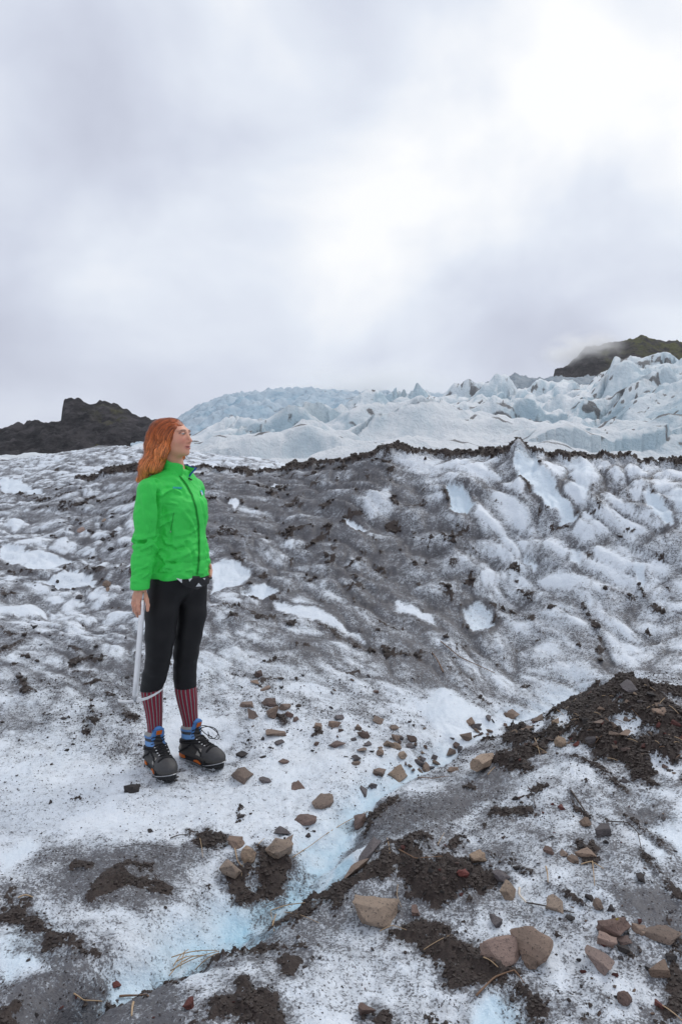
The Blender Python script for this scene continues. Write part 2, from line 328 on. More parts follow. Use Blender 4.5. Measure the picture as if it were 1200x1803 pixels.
# --- clean ice windows
def clean(pts, soft=0.03, d=0.05, b=0.0, sink=0.0, rim=0.0, nz=0.03, fr=9):
    global dirt, blue, Z, mud
    sd = poly_sd(pts); n = nz*cfbm('q', fr, 3, 81)
    m = sstep(-soft, soft, sd+n); dirt = dirt*(1-m)+d*m; blue = np.maximum(blue*(1-m), b*m) if b else blue
    if sink: Z = Z-sink*sstep(-soft, soft*3, sd+n)
    if rim:
        r = np.exp(-((sd+n+0.02)/0.022)**2)*rim; dirt = dirt+r
S = [('905,790 935,797 965,848 990,880 1012,912 1008,922 985,917 960,900 935,865 915,830 903,805',.02,.03,.22,.05,.45,.03),
 ('1015,800 1040,830 1042,870 1028,890 1008,860 1000,820',.05,.16,.1,.02,0,.03),
 ('1138,850 1160,862 1175,895 1178,920 1166,922 1150,905 1140,880',.02,.04,.22,.04,.4,.03),
 ('785,856 800,852 815,864 828,885 826,900 806,912 790,890 783,870',.015,.14,.30,.05,.6,.025),
 ('605,913 625,905 640,924 653,935 630,938 612,930',.02,.08,.10,.04,.45,.03),
 ('810,1072 840,1062 868,1080 870,1104 850,1116 825,1105',.02,.26,.15,.04,.55,.03),
 ('690,1058 720,1065 760,1085 775,1098 740,1096 700,1078',.03,.08,0,.0,.3,.02),
 ('0,960 80,972 150,980 118,998 60,1010 20,996 0,992',.02,.03,.05,.03,.3,.02),
 ('40,1026 90,1020 120,1002 150,1005 178,1032 100,1034',.02,.05,.05,.02,.5,.02),
 ('372,985 420,985 440,1008 430,1030 372,1046',.02,.06,.08,.02,.4,.02),
 ('425,1036 470,1028 492,1041 470,1050 430,1049',.015,.05,.08,.02,.4,.015),
 ('480,1056 560,1075 600,1094 640,1126 600,1116 540,1091 490,1071',.03,.08,.0,.0,.3,.03),
 ('735,1247 780,1218 830,1232 890,1254 897,1282 840,1308 775,1292',.05,.05,.05,-.05,.0,.04),
 ('0,838 40,848 78,870 30,876 0,866',.05,.02,.1,.0,.3,.03),
 ('1115,995 1130,990 1141,1020 1130,1033 1115,1025',.035,.10,.12,.03,.25,.06),
 ('1008,968 1020,963 1029,983 1021,998 1004,990',.035,.12,.12,.03,.25,.06),
 ('925,975 945,990 940,998 920,985',.03,.14,.12,.03,.25,.05),
 ('640,870 680,860 690,905 660,915 640,895',.05,.32,0,-.02,.0,.05),
 ('700,795 760,800 770,840 730,835',.05,.30,0,-.02,.0,.05),
 ('398,884 412,874 424,884 412,896',.02,.06,0,0,.3,.01),('470,850 486,846 490,854 476,858',.02,.1,0,0,.2,.01),
 ('1170,860 1200,850 1215,900 1190,905',.06,.15,.1,.02,0,.03),
 ('0,1340 150,1325 260,1350 420,1330 600,1335 700,1330 600,1420 540,1450 380,1480 200,1486 0,1440',.14,.25,0,0,0,.12),
 ('0,1640 60,1600 105,1640 120,1690 60,1700 0,1730',.05,.08,.25,0,0,.03),
 ('0,1500 60,1470 70,1478 0,1530',.03,.06,.1,0,0,.02),
 ('300,1690 340,1640 560,1550 600,1480 640,1470 600,1560 450,1640',.02,.06,.7,0,0,.02),
 ('835,1775 860,1752 900,1754 922,1790 930,1815 815,1815',.03,.05,.5,.02,.2,.01),
 ('600,1480 680,1440 760,1450 700,1470 640,1500',.03,.14,.1,0,0,.02),
 ('1130,1450 1200,1420 1215,1500 1150,1520',.05,.12,.1,0,0,.05),
 ('880,1740 960,1690 1010,1760 1020,1803 960,1803',.05,.14,0,0,0,.05)]
for s in S: clean(P_(s[0]), *s[1:])
# --- mud and debris on the ice: raised, dark, lumpy
c1, c2, cidm = voronoi(X2*40, qs*40, 7); c3, c4, _ = voronoi(X2*95, qs*95, 8)
clod = 0.6*np.clip(1-c1*1.3, 0, 1)+0.3*np.clip(1-c3*1.3, 0, 1)+0.25*cfbm('q', 14, 3, 91)
mud_h = np.zeros_like(Z)
def mudpatch(pts, h=0.025, soft=0.025, nz=0.085, fr=8, film=0.0, k=1.0):
    global mud, dirt, mud_h
    sd = poly_sd(pts)+nz*cfbm('q', fr, 4, 95)+0.030*cfbm('q', 27, 4, 96)
    m = sstep(-soft*.5, soft*.5, sd)*k; mud = np.maximum(mud, m); mud_h = np.maximum(mud_h, m*sstep(-.01, .09, sd)*h*.75)
    dirt = np.maximum(dirt, sstep(-0.13, 0.02, sd)*0.66*k)
MUD = [('0,1560 40,1588 80,1622 130,1648 172,1668 166,1700 130,1704 90,1688 50,1640 0,1602',.040),
 ('155,1562 190,1536 230,1510 262,1528 292,1558 296,1576 250,1553 200,1568 165,1576',.028),
 ('212,1740 270,1696 300,1690 296,1720 262,1745',.030),
 ('300,1690 400,1640 470,1602 560,1552 580,1560 500,1620 450,1668 410,1690 350,1680',.035),
 ('575,1552 640,1515 690,1490 700,1540 640,1560 590,1580',.030),
 ('340,1815 380,1762 420,1738 462,1770 505,1815',.050),
 ('395,1512 440,1500 480,1490 525,1510 482,1545 440,1560 402,1545',.030),
 ('680,1482 740,1464 800,1480 850,1540 862,1572 800,1592 720,1577 690,1530',.045),
 ('670,1642 720,1610 790,1650 850,1660 880,1690 920,1710 962,1740 990,1800 940,1806 900,1730 800,1722 760,1680 700,1662',.035),
 ('888,1345 900,1285 960,1262 1010,1232 1060,1205 1130,1200 1215,1250 1215,1395 1130,1362 1060,1342 985,1305 945,1315 932,1362 892,1366',.045),
 ('830,1442 870,1420 932,1430 900,1460 850,1472',.018),('490,1690 512,1682 530,1700 520,1722 500,1715',.03),
 ('1185,1690 1215,1680 1215,1815 1160,1815 1175,1760',.02),('640,1420 660,1405 700,1402 680,1425',.012),
 ('330,1475 360,1462 390,1470 385,1490 350,1490',.02),('985,1500 1020,1490 1050,1500 1030,1520',.02),
 ('630,1790 660,1765 690,1790 700,1815 630,1815',.02),('820,1520 850,1510 880,1550 860,1560',.02),
 ('1010,1630 1040,1640 1050,1660 1015,1655',.012)]
for s, h in MUD: mudpatch(P_(s), h, nz=.30 if s.startswith('888') else .105, fr=5.0 if s.startswith('888') else 8)
brk = sstep(.10, .24, cfbm('q', 4.4, 5, 172))*sstep(4.6, 4.2, D2); mud *= 1-.92*brk; mud_h *= 1-.8*brk; dirt = dirt-.10*brk
# white gaps in the debris on the mound
for s in ('962,1262 1000,1252 1012,1275 985,1290','1085,1262 1130,1268 1110,1290 1075,1280','1150,1330 1200,1350 1190,1372 1150,1355','930,1270 950,1262 955,1280 935,1290'):
    sd = poly_sd(P_(s))+0.03*cfbm('d', 14, 3, 97); m = sstep(-.015, .015, sd)
    mud *= 1-m; mud_h *= 1-m; dirt = dirt*(1-m)+0.2*m
# brown films: dirt only
for s, d in (('0,1722 100,1702 250,1732 305,1762 295,1815 0,1815',.80),('90,1500 200,1500 330,1490 380,1520 300,1545 250,1600 160,1600 90,1560',.66),
   ('640,1432 700,1402 780,1402 845,1362 882,1322 900,1372 832,1422 762,1452 690,1462 600,1482',.70),('560,1570 660,1520 720,1600 650,1620 560,1640 470,1690 430,1690',.62),
   ('1130,1440 1165,1425 1200,1440 1200,1460',.7),('330,880 420,900 450,960 400,965 345,930',.72),('0,985 35,1000 70,1018 40,1022 0,1012',.9),('700,1150 760,1140 800,1200 860,1250 820,1240 740,1200',.72)):
    sd = poly_sd(P_(s))+0.17*cfbm('q', 5, 5, 98); m = sstep(-.09, .09, sd); dirt = dirt*(1-m)+np.maximum(dirt, d)*m
# thin dark mud streaks (photo px, half width m)
ST = ['560,1098 590,1112 622,1132 670,1152|.035','790,1178 812,1200 850,1240|.03','640,1075 660,1085 690,1110|.02','1060,1040 1090,1048 1130,1062 1150,1075|.035','1120,1035 1140,1065 1160,1080|.03',
 '865,1068 900,1078 940,1090|.03','350,960 400,930 440,955|.05','500,885 520,882 528,890|.05','610,850 625,842|.05','665,812 680,806|.06','0,868 40,875 75,880 100,872 140,858|.05','70,900 110,890 150,885 200,880|.05',
 '110,995 125,985 140,988 165,1005 185,1015|.03','0,1030 60,1034 120,1036 170,1038|.015','370,1055 400,1045 430,1035 440,1025|.03','372,1075 400,1070 450,1080 490,1092 520,1102|.035','380,1100 410,1090 440,1100|.03',
 '460,1165 500,1160 520,1170|.03','600,1000 640,985 650,995|.03','770,935 785,950 800,1000|.03','715,960 720,985 735,1000|.025','200,1000 235,1015|.03','100,1135 130,1140 150,1160 175,1165|.03','190,1220 215,1250 240,1268|.03','130,1180 160,1190|.03',
 '990,1330 1040,1352 1080,1380 1110,1402|.02','1005,1395 1020,1420 1035,1440|.012','1100,1440 1150,1470 1180,1500|.02','1120,1500 1150,1540 1190,1590|.02','960,1555 1000,1580 1040,1600|.012','850,1500 900,1520 930,1540|.015',
 '1040,870 1060,900|.03','1090,850 1110,880 1130,890|.03','905,1045 935,1050|.03','1020,1060 1040,1095 1060,1110|.03','460,1240 500,1275|.02','640,1170 660,1165|.02','240,1150 260,1190|.03','0,1040 20,1050|.04','0,1110 40,1130 0,1150|.05','20,1180 50,1220|.03']
for s in ST:
    a, b = s.split('|'); wd = float(b)
    d = line_sd([(p[0], p[1], wd*(0.5 if i in (0,) else 1.0)) for i, p in enumerate(P_(a))])+0.7*cfbm('q', 13, 4, 99)
    m = sstep(1.3, 0.5, d)*np.clip(0.55+1.1*cfbm('q', 6.0, 3, 141), 0, .95); mud = np.maximum(mud, m); mud_h = np.maximum(mud_h, m*0.012); dirt = np.maximum(dirt, sstep(3.0, 0.6, d)*0.6)
# debris cap along the crest, with drips running down
uu = [-300,130,160,250,340,430,520,600,690,760,850,912,950,1050,1150,1250,1500]; th = [.0,.0,.40,.42,.26,.20,.26,.24,.24,.13,.10,.16,.10,.10,.16,.14,.14]
thick = np.interp(U2, uu, th)
cn = thick*(0.75+1.1*fbm(X2*3.2, X2*0+2.2, 3, 101)+0.8*fbm(X2*9, qs*3, 3, 102))
cm = sstep(-.03, .03, cn-below)*sstep(-0.9, -0.3, below)*(thick > 0.005)
mud = np.maximum(mud, cm); mud_h = np.maximum(mud_h, cm*(0.035+0.05*np.clip(fbm(X2*4, X2*0+8, 3, 103)+.3, 0, 1)))
Z += np.exp(-((U2-912)/12)**2)*np.exp(-(below/0.25)**2)*0.05
dirt = np.maximum(dirt, sstep(thick*2.4+.12, 0.0, below)*0.6*(thick > 0.005)*(below > -0.5))
# random small mud specks and patches
sp = cfbm('q', 5.5, 4, 111)+0.35*cfbm('q', 22, 3, 112)
spm = sstep(0.40, 0.52, sp+(dirt-.35)*0.35)*sstep(.08, .3, dirt); mud = np.maximum(mud, spm*0.85); mud_h = np.maximum(mud_h, spm*.008)
Z += mud_h*(0.45+1.1*clod)+mud*0.004*np.clip(D2/4, .7, 1.5)
cu_ = [130,150,180,240,340,400,470,500,520,560,600,630,660,690,720,760,800,850,890,912,935,1000,1050,1100,1150,1200,1260]
cv_ = [850,845,827,816,819,823,827,823,812,809,806,799,789,781,787,791,791,789,787,774,786,795,796,801,808,804,804]
vc_ = HOR-FPX*np.where(near, (Z-CAM_H)/D2, -9.0).max(0); kern = np.ones(25)/25; vs_ = np.convolve(np.pad(vc_, 12, mode='edge'), kern, 'valid')
dzc = (vs_-np.interp(U2[0], cu_, cv_))*D2[kc, np.arange(NC)]/FPX*sstep(120, 170, U2[0])
Z += dzc[None, :]*np.where(below > 0, np.exp(-(below/0.75)**2), np.exp(-(below/1.6)**2))
dirt += fw*.30*np.clip(.35+cfbm('d', 11, 4, 53)*1.5, 0, 1)+.10*sstep(300, 180, U2)*sstep(3.8, 4.6, D2)*np.clip(.4+1.6*cfbm('q', 9, 3, 54), 0, 1.4)  # contact shade round the boots painted into the dirt; real dirt streaks at left
dirt = np.where(dirt > .5, dirt*(1-wallf)+wallf*(.5+(dirt-.5)*.50), dirt)-.07*rightw*wallf
dirt = np.clip(dirt, 0.0, 1.0); mud = np.clip(mud, 0, 1); blue = np.clip(blue*(1-mud), 0, 1)
at = make_at(Z); hgt = height_of(Z)

# ice material: clean ice, dirt grains, mud
m_ice, t_, b_ = new_mat('glacier_ice'); q = NB(t_); pos = q.pos()
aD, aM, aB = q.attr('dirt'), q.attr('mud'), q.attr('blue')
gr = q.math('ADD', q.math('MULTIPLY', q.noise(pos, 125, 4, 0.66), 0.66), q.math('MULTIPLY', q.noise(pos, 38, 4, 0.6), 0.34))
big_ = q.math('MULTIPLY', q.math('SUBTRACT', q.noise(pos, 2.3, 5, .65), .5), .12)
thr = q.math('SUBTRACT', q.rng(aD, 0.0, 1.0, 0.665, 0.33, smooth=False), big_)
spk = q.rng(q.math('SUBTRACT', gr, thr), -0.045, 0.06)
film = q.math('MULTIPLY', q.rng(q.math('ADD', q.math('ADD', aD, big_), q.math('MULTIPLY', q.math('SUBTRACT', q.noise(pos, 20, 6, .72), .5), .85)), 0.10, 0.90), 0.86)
cl_ = q.noise(pos, 5.0, 4, 0.6); crys = q.noise(pos, 240, 2, 0.6)
ice = q.mix(cl_, (0.56, 0.63, 0.72), (0.80, 0.84, 0.89))
ice = q.mix(q.math('MULTIPLY', q.rng(crys, .45, .75), 0.55), ice, (0.93, 0.95, 0.97))
ice = q.mix(q.math('MULTIPLY', aB, 0.9), ice, (0.30, 0.55, 0.70))
dcol = q.mix(q.noise(pos, 7, 3), (0.030, 0.028, 0.033), (0.090, 0.084, 0.092))
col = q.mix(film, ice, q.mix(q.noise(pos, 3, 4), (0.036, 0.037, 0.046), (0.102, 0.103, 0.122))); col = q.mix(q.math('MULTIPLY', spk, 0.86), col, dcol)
mn = q.noise(pos, 60, 4, 0.6)
mcol = q.mix(mn, (0.013, 0.010, 0.0095), (0.066, 0.046, 0.039))
mm = q.rng(q.math('ADD', aM, q.math('MULTIPLY', q.math('SUBTRACT', gr, 0.5), 2.6)), 0.40, 0.62)
col = q.mix(mm, col, mcol)
q.put(b_.inputs['Base Color'], col)
rgh = q.math('ADD', q.math('MULTIPLY', mm, 0.25), q.math('SUBTRACT', 0.46, q.math('MULTIPLY', aB, 0.24))); q.put(b_.inputs['Roughness'], rgh)
b_.inputs['Specular IOR Level'].default_value = 0.35
hh = q.math('ADD', q.math('ADD', q.math('MULTIPLY', q.noise(pos, 110, 4, 0.6), 0.6), q.math('MULTIPLY', q.noise(pos, 30, 3, 0.6), 1.2)), q.math('ADD', q.math('MULTIPLY', spk, 0.25), q.math('MULTIPLY', q.noise(pos, 9, 6, .68), 2.6)))
q.put(b_.inputs['Normal'], q.bump(hh, 0.55, 0.009))
V3 = np.stack([X2, D2, Z], -1).reshape(-1, 3)
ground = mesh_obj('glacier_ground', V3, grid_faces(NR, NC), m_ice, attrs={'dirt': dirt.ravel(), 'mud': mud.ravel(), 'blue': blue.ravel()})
tag(ground, 'dirty grey and white glacier ice with mud and a blue melt channel', None, None, 'structure')

# the glacier surface goes on round and behind the camera
ap_n = 60; ax_ = np.concatenate([-np.geomspace(300, 4, 20), np.linspace(-3.9, 3.9, 90), np.geomspace(4, 300, 20)]); ay_ = np.concatenate([-np.geomspace(300, .3, 40), np.linspace(0, 9, 90)])
AX, AY = np.meshgrid(ax_, ay_); ins_ = sstep(.92, .82, np.abs(AX)/np.maximum(AY, .01))*sstep(1.0, 1.18, AY); AZ = -.03-.42*ins_+.06*fbm(AX*.7, AY*.7, 3, 171)
m_ap, t_, b_ = new_mat('dirty_ice'); q = NB(t_); pos = q.pos(); q.put(b_.inputs['Base Color'], q.mix(q.rng(q.noise(pos, 3, 6, .7), .40, .70), (.62, .67, .74), (.20, .19, .20))); b_.inputs['Roughness'].default_value = .6
tag(mesh_obj('glacier_surface', np.stack([AX, AY, AZ], -1).reshape(-1, 3), grid_faces(*AX.shape), m_ap), 'dirty glacier ice going on behind the camera', None, None, 'structure')

# ------------------------------------------------------------------ glacier behind the wall: pressure ridges and seracs
def polar(nc, nr, u0, u1, d0, d1):
    t = np.linspace((u0-CU)/FPX, (u1-CU)/FPX, nc); d = np.exp(np.linspace(math.log(d0), math.log(d1), nr))
    T, D = np.meshgrid(t, d); return T, D, T*D, T*FPX+CU
def ridged(x, y, octv, seed):
    s = 0; a = 1.0; tot = 0; f = 1.0
    for i in range(octv):
        s = s+a*(1-np.abs(perlin(x*f+5*i, y*f-3*i, seed+i))*1.7); tot += a; a *= 0.5; f *= 2.1
    return s/tot
T, D, X, U = polar(540, 440, -260, 1460, 9.5, 420)
sky_u = [-260,0,200,330,370,430,520,600,680,712,740,770,800,850,900,950,1000,1040,1060,1090,1120,1150,1200,1460]
sky_v = [812,806,790,764,758,756,746,732,722,704,694,704,700,694,696,690,678,673,668,658,647,634,624,600]
es = (HOR-np.interp(U, sky_u, sky_v)-6)/FPX
e0 = np.interp(U, [-260,200,330,500,700,1200,1460], [.0,.005,.013,.012,.022,.018,.018])
rise = sstep(math.log(18), math.log(170), np.log(D))**1.25
Zm = CAM_H-0.1+D*(e0+(es-e0)*rise)
Zm = np.where(D < 24, np.minimum(Zm, -1.2+(Zm+1.2)*sstep(10, 24, D)), Zm)
Zm = np.where(D > 175, Zm-(D-175)*0.10, Zm)
wx = 7*fbm(X*.03, D*.03, 3, 201); wy = 7*fbm(X*.03+9, D*.03, 3, 202)
a = math.radians(28); Xa = math.cos(a)*(X+wx)+math.sin(a)*(D+wy); Ya = -math.sin(a)*(X+wx)+math.cos(a)*(D+wy)
R1 = np.clip(ridged(Xa/40, Ya/22, 3, 211), 0, 1)**1.6-.35
v1, v2, vc = voronoi(Xa/17, Ya/8.5, 14); py1 = 0.5-v1
w1, w2, wc = voronoi((Xa*.7+Ya*.5)/6.5, (Ya*.9-Xa*.4)/3.2, 15); py2 = 0.45-w1
near_f = sstep(13, 30, D); fl = sstep(230, 150, D)
front = sstep(330, 420, U)
rel = near_f*fl*(5.2*R1+4.4*py1*(0.4+1.1*vc)+1.9*py2+2.0*(vc-.5)-1.9)*np.clip(D/95, .16, 1.0)
rel += near_f*(.55*np.clip(D/90, .2, 1)*(ridged((X+.4*D)/2.6, (D-.3*X)/3.4, 3, 226)-.5))+near_f*0.9*np.clip(D/90, .2, 1)*ridged(X/5, D/5, 3, 221)+.25*near_f*fbm(X/1.4, D/1.4, 3, 222)
# a few open crevasses
cv = np.abs(fbm(Xa/34+3, Ya/11, 3, 231)); crev = sstep(0.045, 0.0, cv)*sstep(30, 60, D)*fl
rel -= crev*2.2
Zm = Zm+rel*(0.35+.65*front)
gy, gx = np.gradient(Zm); slope = np.abs(gx/np.gradient(X, axis=1))+np.abs(gy/np.gradient(D, axis=0))
bl = np.clip(sstep(.5, 1.7, slope)*.95*(0.4+.9*sstep(-.2, .35, fbm(X/16, D/16, 3, 241)))+crev*.5+0.5*sstep(.05, .5, fbm(X/30+4, D/24, 3, 242))+.3*sstep(1020, 1180, U), 0, 1)  # bare blue ice on steep faces, with shading contrast painted into the colour
sx_ = np.gradient(X, axis=1); sd_ = np.gradient(D, axis=0)
def lines(f, w):          # thin lines of even width along the zero contour of a field
    gr_ = np.hypot(np.gradient(f, axis=1)/sx_, np.gradient(f, axis=0)/sd_)+1e-4; return np.exp(-(np.abs(f)/gr_/w)**2)
lw_ = .05+.0017*D
drt = np.clip(lines(fbm(Xa/11+.15*Ya, Ya/20, 4, 251), lw_)*sstep(-.25, .10, fbm(X/18, D/18, 3, 253))+lines(fbm(Xa/26, Ya/7+.05*Xa, 4, 252), lw_)*sstep(-.2, .15, fbm(X/22+5, D/22, 3, 254))+.8*lines(fbm(Xa/6+8, Ya/10, 3, 257), lw_*.7)*sstep(0, .3, fbm(X/15+2, D/15, 3, 258)), 0, 1)
m_gl, t_, b_ = new_mat('serac_ice'); q = NB(t_); pos = q.pos(); aB = q.attr('blue'); aD = q.attr('dirt')
c = q.mix(q.noise(pos, .35, 5, .6), (0.72, 0.78, 0.84), (0.93, 0.945, 0.96))
c = q.mix(q.math('MULTIPLY', aB, .70), c, (0.30, 0.47, 0.57))
dd_ = q.math('MULTIPLY', q.rng(q.math('ADD', aD, q.math('SUBTRACT', q.noise(pos, 1.6, 5, .65), .5)), .34, .66), .85)
fine = q.rng(q.noise(q.mapping(pos, (1, 1, .45), (.2, .5, .3)), .8, 8, .75), .55, .72, 0, .24)
c = q.mix(fine, c, (0.30, 0.32, 0.36)); c = q.mix(dd_, c, (0.085, 0.078, 0.08))
q.put(b_.inputs['Base Color'], c); b_.inputs['Roughness'].default_value = .6; b_.inputs['Specular IOR Level'].default_value = .3
q.put(b_.inputs['Normal'], q.bump(q.math('ADD', q.noise(pos, .5, 8, .72), q.math('MULTIPLY', q.noise(q.mapping(pos, (1, .4, 1), (0, .4, .6)), 1.6, 5, .6), .4)), .9, 1.0))
go = mesh_obj('glacier_pressure_ridges', np.stack([X, D, Zm], -1).reshape(-1, 3), grid_faces(*X.shape), m_gl, attrs={'blue': bl.ravel(), 'dirt': drt.ravel()})
tag(go, 'white and pale blue broken glacier ice behind the dirty ice wall', None, None, 'structure')

# ------------------------------------------------------------------ icefall far up the valley
T, D, X, U = polar(380, 250, 230, 1120, 430, 1500)
iu = [230,315,350,400,470,540,600,650,720,790,850,880,905,925,945,975,1120]; iv = [790,738,718,699,690,687,691,692,698,697,684,676,664,670,672,668,668]
es = (HOR-np.interp(U, iu, iv))/FPX
pr = sstep(math.log(430), math.log(860), np.log(D))
Zf = CAM_H+D*(0.035+(es-0.035)*pr); Zf = np.where(D > 900, Zf-(D-900)*.09, Zf)
wx = 14*fbm(X*.012, D*.012, 3, 301)
v1, v2, vc = voronoi((X+wx)/15, (D-wx)/21, 24); w1, w2, wc = voronoi((X-wx)/6.5, D/9, 25)
Zf += (11*(ridged((X+wx)/34, (D+wx)/52, 5, 321)-.6)+7*(.5-v1)*vc+5*fbm(X/70, D/70, 4, 311, .6)+2.5*fbm(X/7, D/9, 3, 318))*sstep(470, 600, D)
bl = np.clip(.35+.5*fbm(X/50, D/50, 3, 312)+.5*sstep(.35, .8, v1), 0, 1); drt = np.clip(.45*sstep(.5, .75, w1)+.55*sstep(0, .5, fbm(X/70, D/45, 4, 313))+.75*sstep(760, 900, U), 0, 1)
m_if, t_, b_ = new_mat('icefall_ice'); q = NB(t_); pos = q.pos()
c = q.mix(q.attr('blue'), (0.50, 0.58, 0.65), (0.26, 0.40, 0.51))
c = q.mix(q.math('MULTIPLY', q.rng(q.math('ADD', q.attr('dirt'), q.math('SUBTRACT', q.noise(pos, .22, 5, .7), .5)), .3, .8), .62), c, (0.10, 0.115, 0.14))
q.put(b_.inputs['Base Color'], c); b_.inputs['Roughness'].default_value = .7; q.put(b_.inputs['Normal'], q.bump(q.noise(pos, .12, 6, .7), .8, 4.0))
fo = mesh_obj('icefall', np.stack([X, D, Zf], -1).reshape(-1, 3), grid_faces(*X.shape), m_if, attrs={'blue': bl.ravel(), 'dirt': drt.ravel()})
tag(fo, 'blue grey icefall high up the valley below the cloud', None, None, 'structure')

# ------------------------------------------------------------------ mountains
def rock_mat(name, moss, dark, light):
    m, t_, b_ = new_mat(name); q = NB(t_); pos = q.pos()
    c = q.mix(q.rng(q.noise(q.mapping(pos, (1, 1, 2.4), (.15, .1, 0)), .045, 9, .72), .36, .66), dark, light)
    c = q.mix(q.math('MULTIPLY', q.rng(q.noise(q.mapping(pos, (1, 1, 1), (.5, .2, 0)), .10, 6, .7), .52, .68), .5), c, tuple(k*1.7 for k in light))
    ms = q.math('MULTIPLY', q.rng(q.attr('moss'), .3, .7), q.rng(q.noise(pos, .045, 6, .65), .42, .60))
    c = q.mix(q.math('MULTIPLY', ms, .85), c, moss)
    q.put(b_.inputs['Base Color'], c); b_.inputs['Roughness'].default_value = .9; b_.inputs['Specular IOR Level'].default_value = .15
    q.put(b_.inputs['Normal'], q.bump(q.noise(q.mapping(pos, (1, 1, 1.8)), .07, 9, .72), 1.0, 14.0)); return m
def mountain(name, label, su, sv, u0, u1, d0, dc, d1, foot, mat, seed, amp, mossf):
    T, D, X, U = polar(340, 220, u0, u1, d0, d1)
    es = (HOR-np.interp(U, su, sv))/FPX; ef = (HOR-foot)/FPX
    s = np.clip((D-d0)/(dc-d0), 0, 1); s = 0.62*s+.38*sstep(.45, 1.0, s)
    ksz = 45; e1 = np.convolve(np.pad(es[0], ksz//2, mode='edge'), np.ones(ksz)/ksz, 'valid')[:es.shape[1]][None, :]; es = e1+(es-e1)*sstep(.72, 1.0, s)
    Zr = CAM_H+D*(ef+(es-ef)*s); Zr = np.where(D > dc, Zr-(D-dc)*.6, Zr)
    rg = ridged(X/70+.6*fbm(X/60, D/60, 2, seed), D/150+fbm(X/80, D/80, 2, seed+1), 5, seed+2)-.6
    cl = fbm(X/26, D/40, 5, seed+9, .55)
    bump = sstep(d0, d0+.25*(dc-d0), D)*(1-.75*np.exp(-((D-dc)/(.06*dc))**2))
    Zr = Zr+amp*(rg*1.0+cl*.55)*bump
    Zr += amp*.34*fbm(X/11, D/16, 5, seed+13, .62)*sstep(d0, dc, D)
    moss = np.clip(mossf(U, D, s)+.5*fbm(X/45, D/45, 3, seed+20), 0, 1)
    o = mesh_obj(name, np.stack([X, D, Zr], -1).reshape(-1, 3), grid_faces(*X.shape), mat, attrs={'moss': moss.ravel()})
    return tag(o, label, None, None, 'structure')
m_r1 = rock_mat('basalt_rock', (0.13, 0.125, 0.035), (0.014, 0.013, 0.016), (0.090, 0.082, 0.088))
m_r2 = rock_mat('mossy_rock', (0.12, 0.125, 0.030), (0.014, 0.012, 0.014), (0.075, 0.064, 0.064))
mountain('rocky_mountain', 'dark craggy basalt mountain with moss patches on the left',
  [-400,-150,-40,0,18,30,38,43,47,60,74,92,108,111,114,126,140,152,160,168,180,196,212,226,242,262,300,340,420,520],
  [770,760,757,755,752,746,745,748,740,739,745,748,741,712,703,702,704,709,714,712,704,706,711,720,730,737,746,760,790,815],
  -400, 520, 420, 640, 1000, 822, m_r1, 401, 15, lambda U, D, s: .55*np.exp(-((U-190)/60)**2)*sstep(.35, .8, s)+.45*np.exp(-((U-165)/22)**2-((s-.25)/.18)**2)-.1)
mountain('mossy_ridge', 'dark ridge with green moss and mist behind the ice on the right',
  [880,950,968,972,976,990,1002,1016,1030,1044,1060,1082,1100,1112,1120,1130,1137,1146,1154,1170,1182,1192,1210,1300,1460],
  [760,700,690,668,652,646,640,626,612,608,606,602,600,596,592,588,589,596,598,602,599,598,604,590,600],
  870, 1460, 820, 1150, 1500, 762, m_r2, 431, 17, lambda U, D, s: .5*sstep(1010, 1090, U)*sstep(.5, .9, s)+.1)
# valley floor under the far ice and rock, reaching the horizon
m_v, t_, b_ = new_mat('dark_moraine'); q = NB(t_); pos = q.pos()
q.put(b_.inputs['Base Color'], q.mix(q.noise(pos, .02, 6, .6), (0.03, 0.028, 0.03), (0.075, 0.07, 0.07))); b_.inputs['Roughness'].default_value = .9
T, D, X, U = polar(40, 60, -1500, 2700, 20, 1700)
tag(mesh_obj('valley_floor', np.stack([X, D, -4+0*D], -1).reshape(-1, 3), grid_faces(*X.shape), m_v), 'dark moraine floor of the valley', None, None, 'structure')

# ------------------------------------------------------------------ damp air under the cloud
hz_m = bpy.data.materials.new('damp_air'); hz_m.use_nodes = True; ht = hz_m.node_tree; ht.nodes.clear()
ho_ = ht.nodes.new('ShaderNodeOutputMaterial'); pv = ht.nodes.new('ShaderNodeVolumePrincipled'); pv.inputs['Color'].default_value = (.93, .95, 1.0, 1); pv.inputs['Density'].default_value = .00005; pv.inputs['Anisotropy'].default_value = .2
ht.links.new(pv.outputs[0], ho_.inputs['Volume'])
x0, x1, y0, y1, z0, z1 = -1800., 1800., -40., 1760., -30., 290.
hv = [(x, y, z) for x in (x0, x1) for y in (y0, y1) for z in (z0, z1)]
haze = mesh_obj('haze', hv, [(0, 1, 3, 2), (4, 6, 7, 5), (0, 4, 5, 1), (2, 3, 7, 6), (0, 2, 6, 4), (1, 5, 7, 3)], hz_m, None, False); tag(haze, 'thin pale damp air filling the valley', 'haze', None, 'stuff')

